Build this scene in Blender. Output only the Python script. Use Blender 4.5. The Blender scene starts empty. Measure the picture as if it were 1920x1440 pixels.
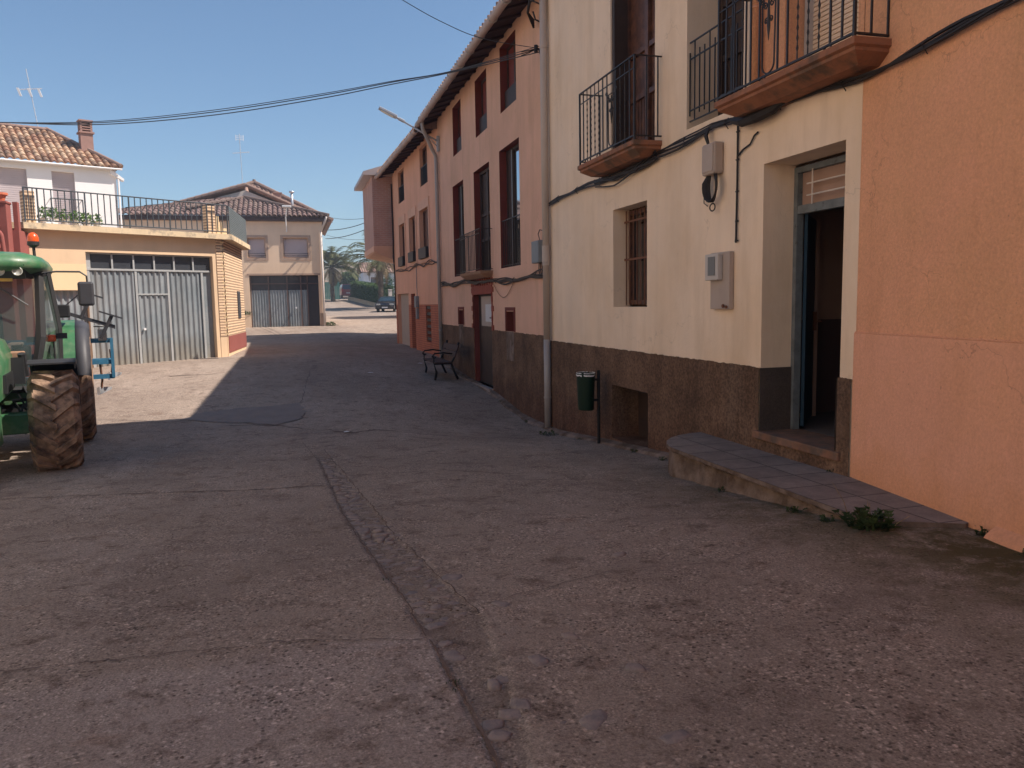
import bpy, bmesh, math, random
import numpy as np
from mathutils import Vector, Matrix, noise as mnoise
random.seed(7)
R = math.radians
sc = bpy.context.scene
col = sc.collection

# ------------------------------------------------------------------ camera
YAW, PITCH, ROLL, FPX = R(15.9), R(5.98), R(1.0), 1450.0
fwd = Vector((math.sin(YAW)*math.cos(PITCH), math.cos(YAW)*math.cos(PITCH), -math.sin(PITCH)))
r0 = Vector((math.cos(YAW), -math.sin(YAW), 0)); u0 = r0.cross(fwd)
rt = r0*math.cos(ROLL)-u0*math.sin(ROLL); up = u0*math.cos(ROLL)+r0*math.sin(ROLL)
cd = bpy.data.cameras.new('camera'); cam = bpy.data.objects.new('camera', cd); col.objects.link(cam)
cam.matrix_world = Matrix(((rt.x, up.x, -fwd.x, 0), (rt.y, up.y, -fwd.y, 0), (rt.z, up.z, -fwd.z, 0), (0, 0, 0, 1)))
cd.sensor_width = 36; cd.sensor_fit = 'HORIZONTAL'; cd.lens = FPX/1920*36
cd.clip_start = 0.05; cd.clip_end = 3000
sc.camera = cam

# ------------------------------------------------------------------ world and sun
SUN_EL = 51.5; SX, SY = .974, -.228
w = bpy.data.worlds.new('World'); sc.world = w; w.use_nodes = True
nt = w.node_tree; nt.nodes.clear()
sky = nt.nodes.new('ShaderNodeTexSky'); sky.sky_type = 'NISHITA'; sky.sun_disc = False
sky.sun_elevation = R(SUN_EL); sky.sun_rotation = math.atan2(SX, SY)
sky.air_density = 1.0; sky.dust_density = .7; sky.ozone_density = 2.0
bg = nt.nodes.new('ShaderNodeBackground'); bg.inputs[1].default_value = 0.085
wo = nt.nodes.new('ShaderNodeOutputWorld')
tint = nt.nodes.new('ShaderNodeMix'); tint.data_type = 'RGBA'; tint.blend_type = 'MULTIPLY'; tint.inputs[0].default_value = 1
tint.inputs[7].default_value = (.80, .93, 1, 1); nt.links.new(sky.outputs[0], tint.inputs[6]); nt.links.new(tint.outputs[2], bg.inputs[0]); nt.links.new(bg.outputs[0], wo.inputs[0])
sl = bpy.data.lights.new('sun', 'SUN'); sl.energy = 4.6; sl.angle = R(.5); sl.color = (1, .89, .78)
so = bpy.data.objects.new('sun', sl); col.objects.link(so)
sd = Vector((SX*math.cos(R(SUN_EL)), SY*math.cos(R(SUN_EL)), math.sin(R(SUN_EL))))
so.rotation_euler = sd.to_track_quat('Z', 'Y').to_euler(); so.location = (30, -10, 40)
sc.view_settings.view_transform = 'Standard'; sc.view_settings.look = 'None'
sc.view_settings.gamma = 1; sc.view_settings.use_curve_mapping = False
sc.view_settings.exposure = 0.7

# ------------------------------------------------------------------ materials
MATS = {}
def _n(nt, t, **k):
    n = nt.nodes.new(t)
    for a, b in k.items(): setattr(n, a, b)
    return n
def _mul(nt, a, f):
    m = _n(nt, 'ShaderNodeMix', data_type='RGBA', blend_type='MULTIPLY'); m.inputs[0].default_value = 1
    nt.links.new(a, m.inputs[6]); nt.links.new(f, m.inputs[7]); return m.outputs[2]
def _mix(nt, fac, a, b):
    m = _n(nt, 'ShaderNodeMix', data_type='RGBA')
    if isinstance(fac, float): m.inputs[0].default_value = fac
    else: nt.links.new(fac, m.inputs[0])
    for i, c in ((6, a), (7, b)):
        if isinstance(c, tuple): m.inputs[i].default_value = (*c, 1)
        else: nt.links.new(c, m.inputs[i])
    return m.outputs[2]
def _ramp(nt, src, a, b, c0=0., c1=1.):
    m = _n(nt, 'ShaderNodeMapRange'); nt.links.new(src, m.inputs[0])
    m.inputs[1].default_value = a; m.inputs[2].default_value = b
    m.inputs[3].default_value = c0; m.inputs[4].default_value = c1
    return m.outputs[0]
def _noise(nt, vec, scale, detail=4, rough=.55, sx=(1, 1, 1)):
    mp = _n(nt, 'ShaderNodeMapping'); mp.inputs[3].default_value = sx; nt.links.new(vec, mp.inputs[0])
    t = _n(nt, 'ShaderNodeTexNoise'); t.inputs['Scale'].default_value = scale
    t.inputs['Detail'].default_value = detail; t.inputs['Roughness'].default_value = rough
    nt.links.new(mp.outputs[0], t.inputs['Vector']); return t.outputs[0]
def _base(name):
    m = bpy.data.materials.new(name); m.use_nodes = True; nt = m.node_tree
    b = nt.nodes['Principled BSDF']; g = _n(nt, 'ShaderNodeNewGeometry')
    MATS[name] = m; return m, nt, b, g.outputs['Position']
def mat(name, c, rough=.8, var=.18, scale=3., c2=None, t2=(.5, .65), s2=1.2, streak=0., bump=0., bs=60., metal=0., spec=.3, coat=0.,
        fine=0., fs=90., base=None, stain=None, specks=0., cracks=0.):
    """general painted/plastered/wooden surface: mottling, second colour in blotches, vertical streaks, grain"""
    m, nt, b, pos = _base(name)
    C = (*c, 1)
    rgb = _n(nt, 'ShaderNodeRGB'); rgb.outputs[0].default_value = C; out = rgb.outputs[0]
    if c2:
        f = _ramp(nt, _noise(nt, pos, s2, 6, .65), t2[0], t2[1]); out = _mix(nt, f, out, c2)
    if base:   # (z, height, colour): a rising-damp band low on the wall
        sp = _n(nt, 'ShaderNodeSeparateXYZ'); nt.links.new(pos, sp.inputs[0])
        ad = _n(nt, 'ShaderNodeMath', operation='ADD'); nt.links.new(sp.outputs[2], ad.inputs[0])
        nt.links.new(_ramp(nt, _noise(nt, pos, 2.5, 5), 0, 1, -.45, .45), ad.inputs[1])
        f = _ramp(nt, ad.outputs[0], base[0], base[0]+base[1], base[3] if len(base) > 3 else .8, 0.); out = _mix(nt, f, out, base[2])
    if var: out = _mul(nt, out, _ramp(nt, _noise(nt, pos, scale, 6, .6), .25, .75, 1-var, 1+var))
    if streak: out = _mul(nt, out, _ramp(nt, _noise(nt, pos, 3.2, 5, .6, (1, 1, .10)), .35, .75, 1., 1-streak))
    if stain: out = _mix(nt, _ramp(nt, _noise(nt, pos, 2.1, 7, .68, (1, 1, .16)), .52, .78, 0., stain[3]), out, tuple(stain[:3]))
    if specks:
        v = _n(nt, 'ShaderNodeTexVoronoi'); v.inputs['Scale'].default_value = 14.; nt.links.new(pos, v.inputs['Vector'])
        a = _n(nt, 'ShaderNodeMath', operation='MULTIPLY'); nt.links.new(_ramp(nt, v.outputs['Distance'], .05, .11, specks, 0.), a.inputs[0]); nt.links.new(_ramp(nt, _noise(nt, pos, 2.3, 4), .5, .62), a.inputs[1])
        out = _mix(nt, a.outputs[0], out, tuple(x*.35 for x in c))
    if cracks:
        v = _n(nt, 'ShaderNodeTexVoronoi', feature='DISTANCE_TO_EDGE'); v.inputs['Scale'].default_value = .75
        dv = _n(nt, 'ShaderNodeVectorMath', operation='ADD'); nz = _n(nt, 'ShaderNodeTexNoise'); nz.inputs['Scale'].default_value = 2.5; nz.inputs['Detail'].default_value = 8; nt.links.new(pos, nz.inputs['Vector'])
        nt.links.new(pos, dv.inputs[0]); nt.links.new(nz.outputs['Color'], dv.inputs[1]); nt.links.new(dv.outputs[0], v.inputs['Vector'])
        a = _n(nt, 'ShaderNodeMath', operation='MULTIPLY'); nt.links.new(_ramp(nt, v.outputs[0], .0, .006, cracks, 0.), a.inputs[0]); nt.links.new(_ramp(nt, _noise(nt, pos, .9, 3), .5, .56), a.inputs[1])
        out = _mix(nt, a.outputs[0], out, tuple(x*.4 for x in c))
    if fine: out = _mul(nt, out, _ramp(nt, _noise(nt, pos, fs, 3, .7), .3, .7, 1-fine, 1+fine))
    nt.links.new(out, b.inputs['Base Color'])
    b.inputs['Roughness'].default_value = rough; b.inputs['Metallic'].default_value = metal
    b.inputs['Specular IOR Level'].default_value = spec; b.inputs['Coat Weight'].default_value = coat
    if bump:
        bp = _n(nt, 'ShaderNodeBump'); bp.inputs['Strength'].default_value = min(1, bump*2); bp.inputs['Distance'].default_value = .012*bump*2
        nt.links.new(_noise(nt, pos, bs, 5, .65), bp.inputs['Height']); nt.links.new(bp.outputs[0], b.inputs['Normal'])
    return m
def brickmat(name, c1, c2, mortar, bw=.25, bh=.055, ms=.012, bump=.5, var=.15):
    m, nt, b, pos = _base(name)
    uv = _n(nt, 'ShaderNodeUVMap')
    t = _n(nt, 'ShaderNodeTexBrick'); nt.links.new(uv.outputs[0], t.inputs[0])
    t.inputs['Color1'].default_value = (*c1, 1); t.inputs['Color2'].default_value = (*c2, 1); t.inputs['Mortar'].default_value = (*mortar, 1)
    t.inputs['Scale'].default_value = 1; t.inputs['Mortar Size'].default_value = ms; t.inputs['Brick Width'].default_value = bw
    t.inputs['Row Height'].default_value = bh+ms; t.inputs['Mortar Smooth'].default_value = .15
    out = _mul(nt, t.outputs[0], _ramp(nt, _noise(nt, pos, 2.2, 6), .25, .75, 1-var, 1+var))
    nt.links.new(out, b.inputs['Base Color']); b.inputs['Roughness'].default_value = .9; b.inputs['Specular IOR Level'].default_value = .2
    bp = _n(nt, 'ShaderNodeBump'); bp.invert = True; bp.inputs['Strength'].default_value = bump; bp.inputs['Distance'].default_value = .015
    nt.links.new(t.outputs[1], bp.inputs['Height']); nt.links.new(bp.outputs[0], b.inputs['Normal'])
    return m
def tilemat(name, cols, moss=(.12, .1, .07)):
    """each clay tile takes its own colour from a random number of its cell (uv counts tiles and courses)"""
    m, nt, b, pos = _base(name)
    uv = _n(nt, 'ShaderNodeUVMap'); fl = _n(nt, 'ShaderNodeVectorMath', operation='FLOOR'); nt.links.new(uv.outputs[0], fl.inputs[0])
    wn = _n(nt, 'ShaderNodeTexWhiteNoise', noise_dimensions='2D'); nt.links.new(fl.outputs[0], wn.inputs[0])
    cr = _n(nt, 'ShaderNodeValToRGB'); cr.color_ramp.interpolation = 'CONSTANT'
    while len(cr.color_ramp.elements) < len(cols): cr.color_ramp.elements.new(.5)
    for i, c in enumerate(cols):
        cr.color_ramp.elements[i].position = i/len(cols); cr.color_ramp.elements[i].color = (*c, 1)
    nt.links.new(wn.outputs[0], cr.inputs[0])
    out = _mix(nt, _ramp(nt, _noise(nt, pos, 1.6, 7, .7), .52, .72), cr.outputs[0], moss)
    out = _mul(nt, out, _ramp(nt, _noise(nt, pos, 9, 4), .3, .7, .85, 1.15))
    nt.links.new(out, b.inputs['Base Color']); b.inputs['Roughness'].default_value = .9; b.inputs['Specular IOR Level'].default_value = .15
    return m
def glass(name, c=(.02, .025, .03), rough=.04, ior=1.5):
    m, nt, b, pos = _base(name)
    b.inputs['Base Color'].default_value = (*c, 1); b.inputs['Roughness'].default_value = rough
    b.inputs['IOR'].default_value = ior; b.inputs['Specular IOR Level'].default_value = .5
    return m
def leafmat(name, c, c2, tr=.25):
    m, nt, b, pos = _base(name)
    out = _mix(nt, _ramp(nt, _noise(nt, pos, 3.5, 4), .35, .65), c, c2)
    oi = _noise(nt, pos, 40, 1); out = _mul(nt, out, _ramp(nt, oi, .3, .7, .65, 1.35))
    nt.links.new(out, b.inputs['Base Color']); b.inputs['Roughness'].default_value = .65; b.inputs['Specular IOR Level'].default_value = .25
    b.inputs['Subsurface Weight'].default_value = 0
    tl = _n(nt, 'ShaderNodeBsdfTranslucent'); nt.links.new(out, tl.inputs[0])
    mx = _n(nt, 'ShaderNodeMixShader'); mx.inputs[0].default_value = tr
    nt.links.new(b.outputs[0], mx.inputs[1]); nt.links.new(tl.outputs[0], mx.inputs[2])
    nt.links.new(mx.outputs[0], nt.nodes['Material Output'].inputs[0])
    return m

def groundmat(name='worn_concrete', tone=1.):
    m, nt, b, pos = _base(name)
    sp = _n(nt, 'ShaderNodeSeparateXYZ'); nt.links.new(pos, sp.inputs[0])
    c = _mix(nt, _ramp(nt, _noise(nt, pos, .35, 5, .6), .38, .62), (.325, .262, .216), (.26, .207, .172))
    c = _mix(nt, _ramp(nt, _noise(nt, pos, 1.3, 7, .72), .55, .72), c, (.185, .14, .12))      # dark oily stains
    c = _mix(nt, _ramp(nt, _noise(nt, pos, .8, 6, .7, (1.3, .5, 1)), .5, .7), c, (.35, .285, .24))  # dusty light areas
    # a younger slab on the left of the strip, its edge broken up by noise
    nzx = _ramp(nt, _noise(nt, pos, 6., 5, .7), 0, 1, -.06, .06); q = _n(nt, 'ShaderNodeMath', operation='ADD'); nt.links.new(sp.outputs[1], q.inputs[0]); nt.links.new(nzx, q.inputs[1])
    q2 = _n(nt, 'ShaderNodeMath', operation='MULTIPLY'); nt.links.new(_ramp(nt, q.outputs[0], 3.48, 3.62, 1., 0.), q2.inputs[0]); nt.links.new(_ramp(nt, sp.outputs[0], .52, .60, 1., 0.), q2.inputs[1])
    q3 = _n(nt, 'ShaderNodeMath', operation='MULTIPLY'); nt.links.new(q2.outputs[0], q3.inputs[0]); nt.links.new(_ramp(nt, _noise(nt, pos, 1.6, 5, .6), .3, .55, .35, .85), q3.inputs[1])
    c = _mix(nt, q3.outputs[0], c, (.37, .31, .275))
    # scuffed dark and rusty blotches of several sizes
    c = _mix(nt, _ramp(nt, _noise(nt, pos, 4.2, 8, .78), .52, .66, 0, .85), c, (.15, .108, .088))
    c = _mix(nt, _ramp(nt, _noise(nt, pos, 2.2, 6, .7, (1, 1.7, 1)), .6, .75, 0, .5), c, (.27, .17, .12))
    # exposed aggregate: pebbles in two sizes
    for sc_, t0, t1, lo, hi, sx in ((40., .0, .34, .35, 1.0, 1), (80., .0, .3, .5, 1.0, 1)):
        v = _n(nt, 'ShaderNodeTexVoronoi'); v.inputs['Scale'].default_value = sc_; nt.links.new(pos, v.inputs['Vector'])
        br = _n(nt, 'ShaderNodeRGBToBW'); nt.links.new(v.outputs['Color'], br.inputs[0])
        peb = _ramp(nt, br.outputs[0], .2, .8, .42, 1.75)
        edge = _ramp(nt, v.outputs['Distance'], .25, .55, 1., 0.)
        gate = _ramp(nt, _noise(nt, pos, 2.1+sc_/50, 5, .6), .38, .6)
        f = _n(nt, 'ShaderNodeMath', operation='MULTIPLY'); nt.links.new(edge, f.inputs[0]); nt.links.new(gate, f.inputs[1])
        c = _mix(nt, f.outputs[0], c, _mul(nt, c, peb))
    # small dark chips
    v = _n(nt, 'ShaderNodeTexVoronoi'); v.inputs['Scale'].default_value = 27.; nt.links.new(pos, v.inputs['Vector'])
    chip = _ramp(nt, v.outputs['Distance'], .12, .26, .85, 0.)
    gt = _n(nt, 'ShaderNodeMath', operation='MULTIPLY'); nt.links.new(chip, gt.inputs[0]); nt.links.new(_ramp(nt, _noise(nt, pos, 3., 4), .40, .56), gt.inputs[1])
    c = _mix(nt, gt.outputs[0], c, (.07, .055, .05))
    c = _mul(nt, c, _ramp(nt, _noise(nt, pos, 95., 4, .75), .3, .7, .62*tone, 1.38*tone))
    # olive dirt gathered beside the kerb on the right
    fx = _ramp(nt, sp.outputs[0], 2.7, 3.8); fy = _ramp(nt, sp.outputs[1], 8.5, 5.0)
    d = _n(nt, 'ShaderNodeMath', operation='MULTIPLY'); nt.links.new(fx, d.inputs[0]); nt.links.new(fy, d.inputs[1])
    d2 = _n(nt, 'ShaderNodeMath', operation='MULTIPLY'); nt.links.new(d.outputs[0], d2.inputs[0]); nt.links.new(_ramp(nt, _noise(nt, pos, 3., 6, .7), .35, .55), d2.inputs[1])
    c = _mix(nt, d2.outputs[0], c, (.105, .083, .042))
    nt.links.new(c, b.inputs['Base Color'])
    b.inputs['Roughness'].default_value = .95; b.inputs['Specular IOR Level'].default_value = .08
    bp = _n(nt, 'ShaderNodeBump'); bp.inputs['Strength'].default_value = 1.; bp.inputs['Distance'].default_value = .012
    ad = _n(nt, 'ShaderNodeMath', operation='ADD')
    nt.links.new(_noise(nt, pos, 48., 6, .75), ad.inputs[0]); nt.links.new(_noise(nt, pos, 9., 5, .6), ad.inputs[1])
    nt.links.new(ad.outputs[0], bp.inputs['Height']); nt.links.new(bp.outputs[0], b.inputs['Normal'])
    return m

mat('cream_plaster', (.86, .68, .52), .9, .06, 1.1, c2=(.80, .60, .42), t2=(.42, .7), s2=.7, streak=.10, bump=.25, bs=22, stain=(.56, .40, .26, .5), specks=.3, cracks=.35)
mat('bounce_plaster', (.86, .72, .56), .9, .08, 1.1, streak=.1, bump=.1)  # pale plaster of the added unseen houses, kept bright to bounce sunlight
mat('white_plaster', (.62, .56, .52), .9, .08, 2, bump=.12, bs=30, c2=(.45, .41, .38), t2=(.6, .75), s2=1.5)
mat('orange_plaster', (.80, .395, .235), .9, .08, .9, c2=(.72, .38, .20), t2=(.4, .7), s2=.5, streak=.05, bump=.55, bs=38, fine=.11, fs=45, stain=(.52, .24, .12, .5), specks=.5, cracks=.45)
mat('orange_base', (.78, .39, .255), .9, .08, .9, c2=(.70, .35, .21), t2=(.45, .7), s2=.9, bump=.4, bs=45, fine=.09, fs=45, stain=(.50, .24, .13, .4), specks=.6, cracks=.5, base=(-1.6, .5, (.62, .27, .10), .5))
mat('salmon_plaster', (.74, .445, .32), .9, .08, .8, c2=(.66, .40, .27), t2=(.45, .7), s2=.6, streak=.08, bump=.2, stain=(.42, .25, .17, .5), specks=.3, cracks=.3)
mat('apricot_plaster', (.74, .41, .28), .9, .08, 1, streak=.06, bump=.15, stain=(.48, .24, .15, .45))
mat('roughcast', (.14, .082, .052), .95, .22, 2.5, c2=(.21, .125, .08), t2=(.42, .62), s2=1.6, streak=.35, bump=.9, bs=60, fine=.5, fs=32, base=(-2.1, .7, (.11, .045, .026), .7), stain=(.26, .18, .13, .5))
mat('roughcast_dark', (.10, .075, .062), .95, .2, 2.5, bump=.7, bs=95, fine=.2, fs=55)
mat('oxblood_paint', (.16, .035, .026), .7, .15, 4)
mat('brick_red_paint', (.28, .07, .045), .8, .2, 4)
mat('dark_wood', (.045, .028, .022), .6, .3, 6, spec=.4)
mat('brown_wood', (.14, .06, .035), .5, .3, 5, c2=(.07, .03, .02), s2=8, t2=(.4, .6), spec=.5)
mat('soffit_wood', (.055, .035, .035), .8, .25, 5)
mat('black_iron', (.018, .015, .016), .5, .1, 10, spec=.5)
mat('terracotta_slab', (.34, .145, .08), .8, .25, 4, c2=(.13, .08, .055), t2=(.46, .62), s2=4, bump=.3, streak=.25)
mat('sill_dusty', (.24, .12, .075), .85, .25, 4, c2=(.13, .09, .07), t2=(.4, .6), s2=6)
mat('sill_stone', (.34, .2, .13), .8, .2, 5)
mat('blue_paint', (.015, .04, .07), .5, .2, 5, spec=.5)
mat('grey_blue_paint', (.15, .17, .18), .6, .3, 9, c2=(.07, .07, .07), t2=(.6, .7), s2=12)
mat('cable_hazed', (.075, .085, .10), .6, .1, 10)  # cable black greyed towards blue, haze painted into the colour
mat('cable_black', (.022, .018, .018), .55, .1, 10)
mat('pipe_cream', (.48, .40, .345), .5, .06, 3, streak=.12, spec=.5)
mat('pipe_grey', (.34, .31, .3), .5, .08, 4, spec=.5)
mat('gutter_rose', (.42, .33, .31), .5, .08, 4, spec=.5)
mat('plastic_beige', (.42, .34, .29), .6, .08, 4, spec=.4)
mat('plastic_white', (.50, .46, .43), .5, .05, 4, spec=.4)
mat('plastic_grey', (.22, .25, .27), .6, .1, 4)
mat('pane_grey', (.16, .17, .175), .4, .05, 4)
mat('green_plastic', (.004, .022, .011), .55, .12, 6, spec=.4)
mat('white_bag', (.7, .7, .72), .6, .05, 8)
mat('paper', (.62, .62, .62), .8, .05, 8)
mat('concrete_old', (.23, .17, .14), .95, .3, 4, c2=(.10, .065, .045), t2=(.4, .62), s2=3, bump=.8, bs=30)
mat('step_concrete', (.3, .25, .23), .9, .2, 4, bump=.4, bs=30)
mat('asphalt_patch', (.235, .197, .178), .9, .12, 3, bump=.6, bs=90, fine=.25, fs=110)
mat('crack_dark', (.13, .095, .08), 1, .3, 8)
mat('slab_light', (.37, .315, .285), .9, .10, 2.2, c2=(.30, .25, .22), t2=(.45, .62), s2=2.5, bump=.6, bs=60, fine=.28, fs=60)
mat('cobble', (.31, .25, .22), .85, .3, 9, c2=(.17, .145, .14), t2=(.42, .58), s2=9, bump=.3, bs=50)
mat('garage_render', (.76, .55, .36), .9, .08, 1.5, streak=.08, bump=.1)
mat('garage_cream', (.82, .62, .38), .9, .05, 1.5, bump=.1)
mat('slab_edge', (.74, .58, .38), .9, .2, 3, c2=(.33, .27, .2), t2=(.5, .65), s2=3, bump=.3)
mat('galvanised', (.34, .37, .39), .45, .12, 1.8, c2=(.27, .31, .335), t2=(.4, .6), s2=1.1, streak=.18, metal=.25, spec=.5, base=(-1.5, .8, (.33, .29, .23), .7), stain=(.25, .19, .14, .4), specks=.4)
mat('galvanised_frame', (.44, .45, .45), .5, .1, 3, metal=.2)
mat('dusty_glass', (.045, .05, .06), .25, .15, 2, spec=.6)
mat('screen_mesh', (.12, .14, .145), .7, .1, 4)
mat('red_render', (.28, .085, .07), .85, .1, 2)
mat('far_render', (.80, .60, .43), .9, .08, 1, streak=.08)
mat('rail_brown', (.15, .11, .10), .8, .1, 3)
mat('far_trim', (.42, .30, .23), .9, .1, 3)
mat('blind_lilac', (.48, .42, .44), .7, .04, 3)
mat('grey_iron', (.06, .07, .08), .5, .1, 10)
mat('far_whitewash', (.80, .79, .80), .9, .04, 2)
mat('chimney_brick', (.34, .2, .165), .9, .12, 6)
mat('metal_light', (.55, .56, .58), .35, .05, 5, metal=.4, spec=.5)
mat('lamp_grey', (.42, .43, .46), .4, .05, 5, metal=.3)
mat('lamp_lens', (.75, .75, .72), .3, .02, 5)
mat('hill_scrub', (.20, .14, .09), 1, .2, .1, c2=(.1, .1, .06), t2=(.45, .6), s2=.15)
mat('teal_fence', (.05, .16, .14), .7, .1, 2)
mat('trunk_palm', (.16, .11, .075), .95, .3, 3, c2=(.08, .06, .04), s2=5, t2=(.4, .6))
mat('bench_wood', (.055, .03, .027), .7, .2, 6)
mat('cast_iron', (.012, .012, .013), .6, .1, 6)
mat('interior_wall', (.36, .24, .19), .9, .1, 2)
mat('interior_dado', (.09, .06, .055), .6, .15, 2)
mat('interior_floor', (.16, .14, .13), .4, .15, 3)
mat('tractor_green', (.045, .155, .065), .42, .15, 3, spec=.5, coat=.15, c2=(.15, .2, .12), t2=(.45, .7), s2=3.5, fine=.12, fs=25)
mat('tractor_black', (.03, .03, .032), .55, .15, 5, spec=.4)
mat('tractor_grey', (.06, .06, .068), .5, .1, 5)
mat('tyre_rubber', (.075, .052, .04), .9, .3, 5, c2=(.36, .235, .16), t2=(.32, .58), s2=5, bump=.2)
mat('rim_yellow', (.62, .40, .09), .5, .2, 6)
mat('beacon_orange', (.75, .10, .015), .25, .05, 5, spec=.6)
mat('lamp_glass', (.42, .42, .38), .15, .1, 9, spec=.6)
mat('worn_blue', (.05, .19, .32), .6, .25, 6, c2=(.12, .2, .24), s2=5, t2=(.55, .7))
mat('rusty_steel', (.16, .07, .04), .8, .3, 9)
mat('bright_steel', (.75, .77, .8), .3, .05, 5, metal=.5)
mat('seat_fabric', (.12, .11, .09), .9, .2, 5)
mat('car_black', (.012, .014, .022), .25, .05, 3, spec=.5, coat=.6)
mat('car_red', (.30, .025, .04), .3, .05, 3, spec=.5, coat=.5)
mat('car_trim', (.02, .02, .02), .6, .1, 3)
mat('tail_red', (.5, .02, .02), .3, 0, 3)
mat('pot_clay', (.60, .17, .09), .8, .1, 5)
mat('white_metal', (.75, .75, .75), .5, .03, 4)
glass('window_glass', ior=2.6); mat('mirror_pane', (.55, .6, .64), .04, 0, metal=1.)
glass('cab_glass', (.05, .065, .065), .06); glass('car_glass', (.02, .04, .06), .05)
leafmat('leaf_weed', (.03, .055, .02), (.05, .075, .025)); leafmat('leaf_hedge', (.035, .075, .02), (.06, .11, .03))
leafmat('leaf_palm', (.075, .095, .035), (.16, .15, .07)); leafmat('leaf_vine', (.06, .13, .03), (.12, .2, .06))
leafmat('frond_dry', (.24, .17, .09), (.3, .22, .12))
brickmat('yellow_brick', (.86, .63, .42), (.80, .57, .37), (.42, .28, .19), 6., .062, .022, 1.0, .08)
brickmat('rose_brick', (.50, .28, .23), (.46, .26, .215), (.50, .34, .29), .25, .06, .018, .5)
brickmat('painted_brick', (.52, .19, .115), (.49, .18, .11), (.36, .13, .085), .25, .06, .014, .8, .15)
tilemat('tile_ochre', [(.42, .28, .19), (.34, .2, .13), (.50, .36, .25), (.30, .17, .12), (.46, .3, .2), (.24, .16, .12)], (.2, .15, .1))
tilemat('tile_dark', [(.16, .11, .10), (.19, .13, .12), (.13, .09, .085), (.17, .125, .11)], (.11, .085, .08))
tilemat('tile_rose', [(.36, .23, .18), (.30, .19, .15), (.40, .27, .22), (.27, .18, .15)], (.2, .15, .12))
groundmat(); groundmat('strip_bed', .82)
m, nt_, b_, pos_ = _base('paving_tile')
uvn = _n(nt_, 'ShaderNodeUVMap'); bt = _n(nt_, 'ShaderNodeTexBrick'); nt_.links.new(uvn.outputs[0], bt.inputs[0])
bt.offset = 0.; bt.inputs['Scale'].default_value = 1; bt.inputs['Brick Width'].default_value = .385; bt.inputs['Row Height'].default_value = .385
bt.inputs['Mortar Size'].default_value = .008; bt.inputs['Color1'].default_value = (.225, .185, .165, 1); bt.inputs['Color2'].default_value = (.185, .15, .135, 1); bt.inputs['Mortar'].default_value = (.06, .05, .045, 1)
o_ = _mul(nt_, bt.outputs[0], _ramp(nt_, _noise(nt_, pos_, 5, 6, .7), .3, .7, .7, 1.25))
o_ = _mul(nt_, o_, _ramp(nt_, _noise(nt_, pos_, 70, 3, .7), .3, .7, .85, 1.15))
nt_.links.new(o_, b_.inputs['Base Color']); b_.inputs['Roughness'].default_value = .8

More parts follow.
